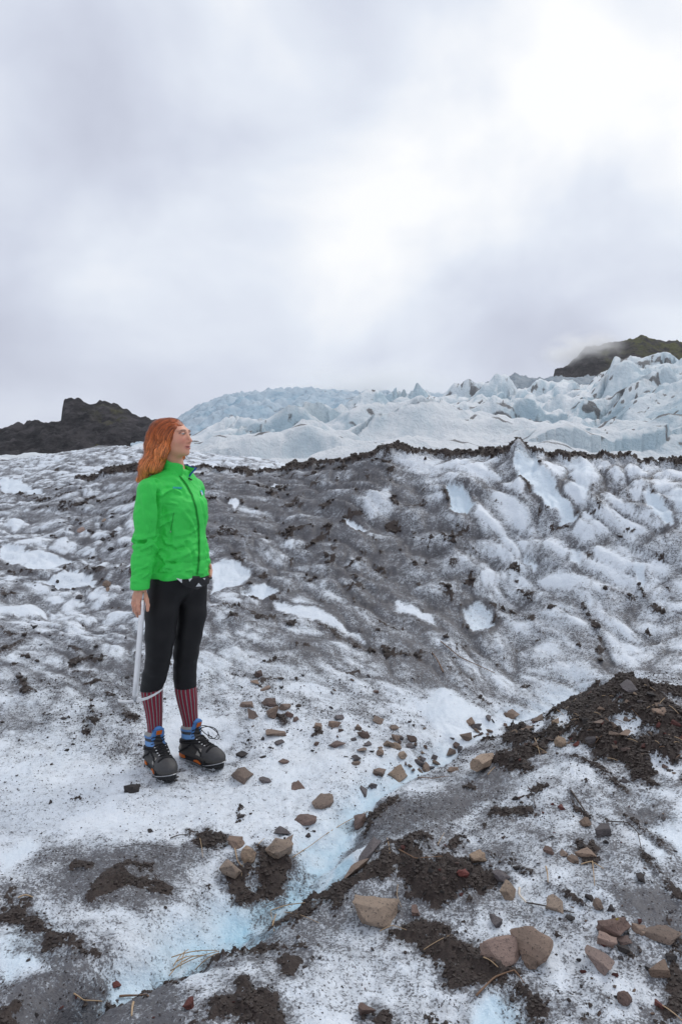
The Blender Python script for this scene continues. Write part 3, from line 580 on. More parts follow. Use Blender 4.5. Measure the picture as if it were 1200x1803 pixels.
# low cloud resting on the icefall and on the ridge
mi_m = bpy.data.materials.new('low_cloud'); mi_m.use_nodes = True; ht = mi_m.node_tree; ht.nodes.clear()
ho_ = ht.nodes.new('ShaderNodeOutputMaterial'); pv = ht.nodes.new('ShaderNodeVolumePrincipled'); pv.inputs['Color'].default_value = (1.0, 1.0, 1.0, 1); pv.inputs['Anisotropy'].default_value = .45
q = NB(ht); oc_ = q.obj(); ln_ = q.n('ShaderNodeVectorMath', operation='LENGTH'); q.put(ln_.inputs[0], oc_); fo_ = q.rng(ln_.outputs['Value'], 1.0, .15)
q.put(pv.inputs['Density'], q.math('MULTIPLY', q.math('MULTIPLY', fo_, q.rng(q.noise(oc_, 1.9, 3, .55), .32, .62)), .034))
ht.links.new(pv.outputs[0], ho_.inputs['Volume'])
bm = bmesh.new(); bmesh.ops.create_icosphere(bm, subdivisions=3, radius=1.0); me = bpy.data.meshes.new('mist_bank'); bm.to_mesh(me); bm.free(); me.materials.append(mi_m); me.polygons.foreach_set('use_smooth', np.full(len(me.polygons), True))
for u, v, D, a, b, c, lb in ((640, 684, 900, 130, 150, 30, 'pale low cloud over the middle of the icefall'), (1022, 618, 1130, 70, 100, 34, 'thin mist on the left shoulder of the mossy ridge')):
    o = bpy.data.objects.new('mist_bank', me); COL.objects.link(o); o.location = W(u, v, D); o.scale = (a, b, c); tag(o, lb, 'mist', None, 'stuff')

# ------------------------------------------------------------------ person: implicit surfaces
def surfnet(fn, lo, hi, h):
    lo = np.array(lo, float); n = np.ceil((np.array(hi)-lo)/h).astype(int)+1
    ax = [lo[i]+h*np.arange(n[i]) for i in range(3)]
    Xg, Yg, Zg = np.meshgrid(*ax, indexing='ij')
    F = fn(Xg, Yg, Zg).astype(np.float32); S = F < 0
    c = np.zeros(tuple(n-1), np.int8)
    offs = [(i, j, k) for i in (0, 1) for j in (0, 1) for k in (0, 1)]
    for i, j, k in offs: c += S[i:n[0]-1+i, j:n[1]-1+j, k:n[2]-1+k]
    act = np.argwhere((c > 0) & (c < 8)); vid = -np.ones(tuple(n-1), np.int64); vid[tuple(act.T)] = np.arange(len(act))
    vals = np.stack([F[act[:, 0]+i, act[:, 1]+j, act[:, 2]+k] for i, j, k in offs], 1)
    acc = np.zeros((len(act), 3)); cnt = np.zeros(len(act)); O = np.array(offs, float)
    for a in range(8):
        for b in range(a+1, 8):
            if np.abs(O[a]-O[b]).sum() != 1: continue
            m = (vals[:, a] < 0) != (vals[:, b] < 0)
            t = vals[m, a]/(vals[m, a]-vals[m, b]); acc[m] += O[a]+(O[b]-O[a])*t[:, None]; cnt[m] += 1
    V = lo+h*(act+acc/np.maximum(cnt, 1)[:, None])
    Q = []
    for d in range(3):
        e1, e2 = [x for x in range(3) if x != d]
        sl0 = [slice(0, -1) if x == d else slice(1, -1) for x in range(3)]; sl1 = [slice(1, None) if x == d else slice(1, -1) for x in range(3)]
        s0 = S[tuple(sl0)]; s1 = S[tuple(sl1)]; idx = np.argwhere(s0 != s1)
        base = idx.copy(); base[:, e1] += 1; base[:, e2] += 1
        def cell(o1, o2):
            p = base.copy(); p[:, e1] += o1; p[:, e2] += o2; return vid[tuple(p.T)]
        qd = np.stack([cell(-1, -1), cell(0, -1), cell(0, 0), cell(-1, 0)], 1)
        flip = s0[tuple(idx.T)] if d != 1 else ~s0[tuple(idx.T)]
        qd[~flip] = qd[~flip][:, ::-1]; Q.append(qd)
    Q = np.concatenate(Q); Q = Q[(Q >= 0).all(1)]
    return V, Q
def smin(a, b, k):
    h = np.clip(0.5+0.5*(b-a)/k, 0, 1); return b*(1-h)+a*h-k*h*(1-h)
def smax(a, b, k): return -smin(-a, -b, k)
def cap(X, Y, Z, a, b, ra, rb):
    d = np.array(b)-np.array(a); L = d@d
    t = np.clip(((X-a[0])*d[0]+(Y-a[1])*d[1]+(Z-a[2])*d[2])/max(L, 1e-9), 0, 1)
    return np.sqrt((X-a[0]-t*d[0])**2+(Y-a[1]-t*d[1])**2+(Z-a[2]-t*d[2])**2)-(ra+(rb-ra)*t)
def chain(X, Y, Z, pts, k=0.02):
    f = None
    for i in range(len(pts)-1):
        c = cap(X, Y, Z, pts[i][0], pts[i+1][0], pts[i][1], pts[i+1][1]); f = c if f is None else smin(f, c, k)
    return f
def ell(X, Y, Z, c, r):
    k = np.sqrt(((X-c[0])/r[0])**2+((Y-c[1])/r[1])**2+((Z-c[2])/r[2])**2); return (k-1)*min(r)
PB = 3.64                                             # depth of the body axis
ROOT = np.array([(305-CU)*PB/FPX, PB, 0.0])
def wp(u, v, D=PB): return W(u, v, D)
def fdir(deg): a = math.radians(deg); return np.array([math.sin(a), -math.cos(a), 0]), np.array([-math.cos(a), -math.sin(a), 0])   # facing, her right
FB, RB = fdir(66)
person = empty('person', tuple(ROOT)); tag(person, 'person in green jacket, black leggings and red striped socks holding an ice axe', 'person')
from mathutils.bvhtree import BVHTree
def part(name, V, F, mat, parent=person, attrs=None, smooth=True):
    base = ROOT if parent is person else np.array(parent['_o']) if '_o' in parent else ROOT
    return mesh_obj(name, np.asarray(V)-ROOT, F, mat, parent, smooth, attrs)
def bvh_of(V, F): return BVHTree.FromPolygons([tuple(p) for p in V], [tuple(int(i) for i in q) for q in F])
def hitpx(bv, u, v, off=0.0):
    o = Vector((0, 0, CAM_H)); d = (Vector(W(u, v, 1.0))-o).normalized(); h = bv.ray_cast(o, d)
    if h[0] is None:
        # off the silhouette: nearest surface point to the ray at body depth
        p = o+d*(PB/d.y); n = bv.find_nearest(p); return np.array(n[0])+np.array(n[1])*off, np.array(n[1])
    nn = h[1] if h[1].dot(d) < 0 else -h[1]
    return np.array(h[0])+np.array(nn)*off, np.array(nn)
def ruled(bv, top, bot, n, m, off):                    # patch between two photo-pixel lines laid on a surface
    def samp(L, k):
        L = np.array(L, float); s = np.concatenate([[0], np.cumsum(np.hypot(*np.diff(L, axis=0).T))]); q = np.linspace(0, s[-1], k)
        return np.stack([np.interp(q, s, L[:, 0]), np.interp(q, s, L[:, 1])], 1)
    A, B = samp(top, n), samp(bot, n); V = []
    for j in range(m):
        for i in range(n):
            p = A[i]+(B[i]-A[i])*j/(m-1); V.append(hitpx(bv, p[0], p[1], off)[0])
    return np.array(V), grid_faces(m, n)
def solid(V, F, nrm, th):                              # thicken an open patch along one direction
    V = np.asarray(V); n = len(V); V2 = np.concatenate([V, V-np.asarray(nrm)*th]); F = np.asarray(F)
    E = {}
    for f in F:
        for a, b in zip(f, np.roll(f, -1)): E[(int(a), int(b))] = 1
    side = [(a, b) for (a, b) in E if (b, a) not in E]
    return V2, [tuple(f) for f in F]+[tuple(int(x)+n for x in f[::-1]) for f in F]+[(b, a, a+n, b+n) for a, b in side]
def tube(pts, r, n=6, caps=True):
    pts = [np.array(p, float) for p in pts]; V = []; F = []; up = np.array([0.13, 0.21, 0.97]); m = len(pts)
    for i, p in enumerate(pts):
        t = pts[min(i+1, m-1)]-pts[max(i-1, 0)]; t /= np.linalg.norm(t)+1e-9
        a = np.cross(t, up); 
        if np.linalg.norm(a) < 1e-3: a = np.cross(t, (1, 0, 0))
        a /= np.linalg.norm(a); b = np.cross(t, a); rr = r[i] if hasattr(r, '__len__') else r
        for k in range(n):
            c = 2*math.pi*k/n; V.append(p+rr*(math.cos(c)*a+math.sin(c)*b))
    for i in range(m-1):
        for k in range(n): F.append((i*n+k, i*n+(k+1) % n, (i+1)*n+(k+1) % n, (i+1)*n+k))
    if caps: F += [tuple(range(n-1, -1, -1)), tuple(range((m-1)*n, m*n))]
    return V, F
def joinm(L):
    V = []; F = []
    for v, f in L:
        o = len(V); V += [np.array(p) for p in v]; F += [tuple(int(i)+o for i in q) for q in f]
    return V, F

# --- materials for the person
def cloth(name, base, rough=0.65, var=0.12, fs=900, bs=0.12, sheen=0.0):
    m, t_, b_ = new_mat(name); q = NB(t_); pos = q.obj()
    c = q.mix(q.noise(pos, 14, 4, .6), tuple(k*(1-var) for k in base), tuple(min(1, k*(1+var)) for k in base))
    q.put(b_.inputs['Base Color'], c); b_.inputs['Roughness'].default_value = rough; b_.inputs['Specular IOR Level'].default_value = .3
    if sheen: b_.inputs['Sheen Weight'].default_value = sheen
    q.put(b_.inputs['Normal'], q.bump(q.math('ADD', q.noise(pos, fs, 2), q.math('MULTIPLY', q.noise(pos, 45, 4, .6), 2.5)), bs, .003)); return m
m_jacket = cloth('green_shell_fabric', (0.045, 0.62, 0.090), .55, .14, 700, .45)
m_jdark = cloth('green_trim', (0.020, 0.30, 0.040), .55)
m_blue = cloth('blue_zip', (0.02, 0.10, 0.36), .5)
m_legs = cloth('black_stretch_fabric', (0.0055, 0.0055, 0.0070), .55, .2, 900, .2)
m_black = cloth('black_rubber', (0.014, 0.014, 0.016), .5, .2)
m_white = cloth('white_print', (0.65, 0.68, 0.70), .7)
m_logo = cloth('blue_print', (0.05, 0.42, 0.55), .6)
m_steel, t_, b_ = new_mat('steel'); b_.inputs['Base Color'].default_value = (.42, .43, .45, 1); b_.inputs['Metallic'].default_value = 1; b_.inputs['Roughness'].default_value = .38
m_alu, t_, b_ = new_mat('brushed_aluminium'); q = NB(t_); b_.inputs['Metallic'].default_value = .9; b_.inputs['Roughness'].default_value = .36
q.put(b_.inputs['Base Color'], q.mix(q.noise(q.obj(), 40, 5, .7), (.72, .73, .75), (.90, .90, .91)))
m_skin, t_, b_ = new_mat('skin'); q = NB(t_)
q.put(b_.inputs['Base Color'], q.attr('tint', 'Color')); b_.inputs['Roughness'].default_value = .48
b_.inputs['Subsurface Weight'].default_value = .12; b_.inputs['Subsurface Radius'].default_value = (.010, .004, .002); b_.inputs['Subsurface Scale'].default_value = .5

# --- jacket
tor = np.array([(822,306,.075,.062),(832,306,.105,.072),(842,303,.150,.088),(856,303,.168,.102),(880,307,.166,.119),(910,311,.158,.126),(945,313,.144,.121),(975,314,.155,.127),(1000,314,.165,.131),(1022,314,.168,.132)])
tz = np.array([wp(r[1], r[0])[2] for r in tor])[::-1]; tx = np.array([wp(r[1], r[0])[0] for r in tor])[::-1]
ta = tor[::-1, 2]; tb = tor[::-1, 3]
arm_r = [(wp(266, 866, 3.485), .066), (wp(260, 905, 3.48), .060), (wp(257, 950, 3.485), .055), (wp(252, 990, 3.47), .049), (wp(247, 1030, 3.45), .0405), (wp(246.5, 1037, 3.45), .040)]
arm_l = [(wp(338, 862, 3.79), .062), (wp(345, 910, 3.83), .056), (wp(343, 950, 3.85), .052), (wp(349, 985, 3.80), .046), (wp(356, 998, 3.765), .040)]
def torso_f(X, Y, Z, grow=0.0):
    cx = np.interp(Z, tz, tx); a = np.interp(Z, tz, ta)+grow; b = np.interp(Z, tz, tb)+grow
    dx = X-cx; dy = Y-PB; r = dx*RB[0]+dy*RB[1]; f = dx*FB[0]+dy*FB[1]
    # bust: a little more depth in front
    bu = 0.018*np.exp(-((Z-wp(0, 888)[2])/.07)**2); b = np.where(f > 0, b+bu, b)
    k = (np.abs(r/a)**2.3+np.abs(f/b)**2.3)**(1/2.3); return (k-1)*np.minimum(a, b)
zhem = wp(0, 1014)[2]
def jacket_f(X, Y, Z):
    t = torso_f(X, Y, Z); t = smax(t, Z-wp(0, 826)[2], .02)
    ar = chain(X, Y, Z, arm_r, .02); al = chain(X, Y, Z, arm_l, .02)
    # folds
    big = perlin3(X*10, Y*10, Z*11, 500); n2 = perlin3(X*9, Y*9, Z*30, 503); n3 = perlin3(X*26+Z*20, Y*26, Z*34, 506)
    el = np.exp(-((Z-wp(0, 952, 3.48)[2])/.06)**2); cu = np.exp(-((Z-wp(0, 1015, 3.46)[2])/.06)**2)
    wr = (1-np.abs(perlin3(X*15+Z*9, Y*15, Z*22-X*8, 530))*1.6).clip(0, 1)**3
    ar = ar+.0035*big+(.002+.005*el+.004*cu)*n2+.0022*n3-.0045*wr*(.35+el+.8*cu)
    ar = ar+.010*np.exp(-((Z-wp(0, 952, 3.48)[2]-.25*(X-wp(257, 0, 3.48)[0]))/.007)**2)*np.clip((wp(268, 0, 3.48)[0]-X)/.05, 0, 1)   # crease at the elbow
    ar = smax(ar, wp(0, 1037.5, 3.45)[2]-Z, .004)
    wa = np.exp(-((Z-wp(0, 975)[2])/.10)**2)
    d1 = perlin3((X+Z*.8)*11, Y*11, (Z-X*.8)*24, 509)
    t = t+.004*big+(.0030+.0045*wa)*d1+.0024*n3+.003*n2*wa-.0055*wr*(.4+wa)
    for vz, am in ((985, .0045), (1001, .0040)): t = t+am*np.exp(-((Z-wp(0, vz)[2]-.006*perlin(X*14, Y*14, 7))/.0045)**2)
    al = al+.004*big+.004*n2
    al = smax(al, .0, .001) if False else al
    f = smin(smin(t, ar, .022), al, .03)
    # armhole seam
    return smax(f, zhem+.012*np.sin(X*40)*.25-Z, .006)*1.0
def jacket_full(X, Y, Z):
    t = jacket_f(X, Y, Z)
    # the sleeve runs below the hem: add it back
    ar = chain(X, Y, Z, arm_r, .02)+.0035*perlin3(X*10, Y*10, Z*11, 500)+.005*perlin3(X*9, Y*9, Z*30, 503)*np.exp(-((Z-wp(0, 1015, 3.46)[2])/.06)**2)
    ar = smax(ar, wp(0, 1037.5, 3.45)[2]-Z, .004); ar = smax(ar, Z-zhem-.05, .002)
    return np.minimum(t, ar)
lo = (-1.06, 3.36, wp(0, 1045, 3.4)[2]); hi = (-.60, 3.95, wp(0, 818)[2]+.02)
JV, JF = surfnet(jacket_full, lo, hi, .0052)
def vnormals(V, F):
    n = np.zeros_like(V); a = V[F[:, 0]]; fn = np.cross(V[F[:, 2]]-a, V[F[:, 3]]-V[F[:, 1]])
    for k in range(4): np.add.at(n, F[:, k], fn)
    return n/(np.linalg.norm(n, axis=1)[:, None]+1e-12)
_jb = bvh_of(JV, JF); JN = vnormals(JV, JF); disp = np.zeros(len(JV))
FOLDS = [('281,873 291,866 304,863 318,868', .008, .008), ('280,886 300,885 312,888', .005, .006), ('281,911 292,905 306,902', .006, .007), ('281,926 296,918 302,915', .006, .007), ('278,942 289,949 296,958', .007, .008),
 ('272,960 280,974 289,986', .007, .009), ('298,986 328,976 345,964', .005, .010), ('322,900 337,922 345,940', .005, .009), ('308,944 334,938 346,930', .004, .009), ('268,985 300,990 346,995', -.006, .004), ('266,1000 300,1004 345,1010', -.004, .004),
 ('236,952 254,954 273,948', -.011, .006), ('236,945 254,947 272,941', .005, .008), ('248,968 268,958', .006, .007), ('243,980 266,972', .004, .007), ('238,1004 260,996', .006, .006), ('233,1012 247,1008', -.006, .005), ('250,1018 262,1008', .005, .006), ('234,1026 258,1024', -.004, .004),
 ('252,875 258,915 262,940', .004, .010), ('275,846 279,870 280,900 277,940', -.012, .007), ('262,850 270,880', .005, .010), ('300,838 318,852 330,872', .004, .012), ('288,895 300,935 298,960', -.005, .010), ('325,950 340,975 344,1000', -.004, .010), ('290,960 310,968 330,962', -.005, .008), ('355,880 362,920', .004, .01)]
for s_, am, wd in FOLDS:
    P3 = np.array([hitpx(_jb, u, v)[0] for u, v in P_(s_)]); dm = np.full(len(JV), 9.0); tm = np.zeros(len(JV))
    for i in range(len(P3)-1):
        e_ = P3[i+1]-P3[i]; h_ = np.clip(((JV-P3[i])@e_)/max(e_@e_, 1e-9), 0, 1); dd_ = np.linalg.norm(JV-P3[i]-h_[:, None]*e_, axis=1)
        tm = np.where(dd_ < dm, (i+h_)/(len(P3)-1), tm); dm = np.minimum(dm, dd_)
    disp += 1.9*am*np.exp(-(dm/wd)**2)*np.sqrt(np.clip(np.sin(np.pi*np.clip(tm*.9+.05, 0, 1)), 0, 1))*(dm < wd*4)-am*.35*np.exp(-((dm-wd*1.9)/wd)**2)
JV = JV+JN*disp[:, None]
jacket = part('jacket', JV, JF, m_jacket); jb = bvh_of(JV, JF)
def on(parent, name, V, F, mat, smooth=True, attrs=None): return mesh_obj(name, np.asarray(V)-ROOT, F, mat, parent, smooth, attrs)
def strip(bv, L, wpx, off, n=24, th=.003):
    L = np.array(L, float); d = np.gradient(L, axis=0); nrm = np.stack([-d[:, 1], d[:, 0]], 1); nrm /= np.linalg.norm(nrm, axis=1)[:, None]
    V, F = ruled(bv, L-nrm*wpx/2, L+nrm*wpx/2, n, 3, off); view = np.array([0, 0, CAM_H])-V.mean(0); view /= np.linalg.norm(view)
    return solid(V, F, view, th)
V, F = ruled(jb, [(316,838),(327,852),(338,872),(345,895),(349.5,925),(350.5,960),(350,990),(347,1012)], [(322,836),(334,849),(345,868),(353,893),(358,925),(360,960),(360,990),(357.5,1013)], 40, 5, .004)
on(jacket, 'placket', *solid(V, F, np.array([-.1, -1, 0]), .006), m_jacket)
on(jacket, 'placket_seam', *strip(jb, [(315.5,838.5),(326.5,852.5),(337.3,872.5),(344.3,895),(348.8,925),(349.8,960),(349.2,990),(346.3,1012)], .9, .0035, 40), m_jdark)
on(jacket, 'pocket_zip', *strip(jb, [(306,903),(304,915),(302.5,926),(300.5,938)], 1.2, .002), m_jdark)
on(jacket, 'zip_pull', *strip(jb, [(300,934.5),(301,937)], 1.6, .004, 5), m_white)
L = []
for i in range(7):
    x = 305+i*2.25; L.append(strip(jb, [(x, 857.2+i*.12), (x+.2, 859+i*.12), (x+.1, 860.8+i*.12)], 1.3, .0022, 4, .002))
    if i % 2 == 0: L.append(strip(jb, [(x, 857.6+i*.12), (x+2.0, 857.8+i*.12)], 1.0, .0022, 4, .002))
on(jacket, 'chest_lettering', *joinm(L), m_logo)
emb = part('chest_emblem', *strip(jb, [(353,864),(354.5,868),(355.5,872)], 3.6, .004, 8, .002), m_logo, jacket); 
on(jacket, 'emblem_mark', *strip(jb, [(352.8,867),(354,870),(355,873)], 1.8, .005, 8, .002), m_white)
# collar: a standing strip round the neck, open in front
NCK = wp(309, 826, 3.625)
def collar(th0, th1, r0, r1, hfun, off, n=44, m=7, wob=.004):
    V = []
    for j in range(m):
        s = j/(m-1)
        for i in range(n):
            k = i/(n-1); a = math.radians(th0+(th1-th0)*k); h = hfun(k)
            fl = r0+(r1-r0)*s**1.2+off+wob*math.sin(k*23+s*4)*s
            # the end flap on the far side folds outward
            fl += .030*s*sstep(.86, 1.0, np.array(k)) + .012*s*sstep(.12, 0.0, np.array(k))
            d = FB*math.cos(a)+RB*math.sin(a)
            V.append(NCK+d*fl*np.array([1, 1, 1])*1.0+np.array([0, 0, -.030+h*s+.004*math.sin(k*31)*s-.014*math.cos(a)]))
    return np.array(V), grid_faces(m, n)
hf = lambda k: .060+.022*math.sin(math.pi*min(k*1.35, 1))*1.0-.010*k
V1, F1 = collar(26, 335, .066, .070, hf, 0); V2, F2 = collar(26, 335, .066, .070, hf, -.006)
n = len(V1); Fs = [tuple(f) for f in F1]+[tuple(int(x)+n for x in f[::-1]) for f in F2]
nn_, mm_ = 44, 7
for i in range(nn_-1): a = (mm_-1)*nn_+i; Fs.append((a, a+1, a+1+n, a+n)); Fs.append((i+1, i, i+n, i+1+n))
for j in range(mm_-1):
    for c in (0, nn_-1): a = j*nn_+c; Fs.append((a, a+nn_, a+nn_+n, a+n))
on(jacket, 'collar', np.concatenate([V1, V2]), Fs, m_jacket)
i_ = nn_-1; E = [V1[j*nn_+i_]*.5+V2[j*nn_+i_]*.5 for j in range(mm_)]
on(jacket, 'collar_zip', *tube(E, .0042, 6), m_blue)
E2 = [V1[(mm_-1)*nn_+i]*.5+V2[(mm_-1)*nn_+i]*.5 for i in range(nn_-9, nn_)]
on(jacket, 'collar_trim', *tube(E2, .0036, 6), m_blue)
on(jacket, 'drawcord_toggle', *tube([hitpx(jb, 331, 843, .006)[0], hitpx(jb, 335.5, 846, .007)[0]], .004, 6), m_black)

# --- leggings
legR = [(wp(290,1035,3.58),.080),(wp(285,1080,3.565),.0775),(wp(282,1120,3.56),.0705),(wp(280,1150,3.56),.0605),(wp(276.5,1172,3.57),.0565),(wp(272,1190,3.59),.0560),(wp(267,1212,3.605),.0535)]
legL = [(wp(337,1035,3.70),.078),(wp(337,1080,3.69),.0745),(wp(331,1120,3.68),.0670),(wp(327.5,1150,3.68),.0600),(wp(326,1172,3.69),.0550),(wp(325.5,1190,3.70),.0545),(wp(326.5,1209,3.71),.0565)]
def legs_f(X, Y, Z):
    r = X*0
    a = chain(X, Y, Z, legR, .015); b = chain(X, Y, Z, legL, .015)
    a = smax(a, wp(0, 1214, 3.605)[2]-Z+.10*(X-wp(267, 0, 3.6)[0]), .003); b = smax(b, wp(0, 1210, 3.71)[2]-Z, .003)
    dx = X-wp(314, 0)[0]; dy = Y-PB; rr = dx*RB[0]+dy*RB[1]; ff = dx*FB[0]+dy*FB[1]
    hip = np.sqrt((rr/.158)**2+(ff/.112)**2+((Z-wp(0, 1012)[2])/.13)**2); hip = (hip-1)*.112
    f = smin(smin(a, b, .012), hip, .035)
    kn = np.exp(-((Z-wp(0, 1165)[2])/.07)**2)
    return f+.0016*perlin3(X*14, Y*14, Z*40, 520)*(.3+kn)+.0015*perlin3(X*9, Y*9, Z*9, 523)
LV, LF = surfnet(legs_f, (-1.02, 3.40, wp(0, 1222, 3.8)[2]), (-.60, 3.86, wp(0, 985)[2]), .0055)
legs = part('leggings', LV, LF, m_legs); lb = bvh_of(LV, LF)
# black shirt hem with white triangles below the jacket
V, F = ruled(lb, [(303,1013),(322,1014),(345,1014),(366,1013)], [(310,1020),(322,1030),(342,1035.5),(365,1027)], 24, 6, .018)
hem = part('shirt_hem', *solid(V, F, np.array([.15, -1, 0]), .008), m_black); hb = bvh_of(V, F)
for tri in ([(310,1018),(320,1018),(320,1026.5)],[(331,1018),(338,1018),(333,1024)],[(344,1032.5),(349,1026),(354.5,1032.0)],[(356,1018),(361,1018),(359.5,1021)]):
    P3 = np.array([hitpx(hb, u, v, .003)[0] for u, v in tri]); vw = np.array([0, 0, CAM_H])-P3.mean(0); vw /= np.linalg.norm(vw)
    on(hem, 'white_triangle', *solid(P3, np.array([[0, 1, 2]]), -vw, .002), m_white, False)

# --- socks
m_sock, t_, b_ = new_mat('striped_knit'); q = NB(t_)
aa = q.attr('around'); hz = q.attr('along')
fr_ = q.math('FRACT', q.math('MULTIPLY', aa, 8.0))
ln = q.math('MULTIPLY', q.rng(q.math('ABSOLUTE', q.math('SUBTRACT', fr_, .5)), .16, .10), q.rng(q.math('SINE', q.math('MULTIPLY', hz, 900.0)), -.7, .1, .45, 1.0))
kn = q.rng(q.math('SINE', q.math('MULTIPLY', hz, 1100.0)), -1, 1)
red = q.mix(kn, (0.15, 0.008, 0.022), (0.30, 0.016, 0.040)); gp = q.rng(q.math('ABSOLUTE', q.math('SUBTRACT', fr_, .5)), .30, .24)
c = q.mix(q.math('MULTIPLY', gp, .75), red, (0.035, 0.018, 0.024)); c = q.mix(q.math('MULTIPLY', ln, .9), c, (0.30, 0.28, 0.29))
q.put(b_.inputs['Base Color'], c); b_.inputs['Roughness'].default_value = .9; q.put(b_.inputs['Normal'], q.bump(kn, .4, .002))
def sock(rows):
    V = []; A = []; H = []; n = 48; R = np.array([np.append(wp(r[0], r[1], r[2]), r[3]) for r in rows]); s = np.linspace(0, len(rows)-1, 30)
    Rr = np.stack([np.interp(s, np.arange(len(rows)), R[:, k]) for k in range(4)], 1)
    for c_ in Rr:
        for i in range(n):
            a = 2*math.pi*i/n; V.append(c_[:3]+c_[3]*np.array([math.cos(a), math.sin(a), 0])); A.append(abs(((i/n+.25) % 1)-.5)*2); H.append(c_[2])
    i = np.arange(30*n).reshape(30, n); F = np.stack([i[:-1], np.roll(i, -1, 1)[:-1], np.roll(i, -1, 1)[1:], i[1:]], -1).reshape(-1, 4)
    return part('sock', V, F, m_sock, attrs={'around': np.array(A), 'along': np.array(H)})
sock([(267,1205,3.605,.0515),(267.5,1218,3.61,.0525),(269,1235,3.615,.0475),(271,1252,3.625,.0425),(272.5,1275,3.635,.0365),(273,1300,3.64,.034)])
sock([(326.5,1200,3.71,.053),(327,1214,3.71,.0550),(329.5,1232,3.715,.0520),(332,1250,3.725,.0455),(335,1270,3.735,.039),(336.5,1290,3.74,.036)])

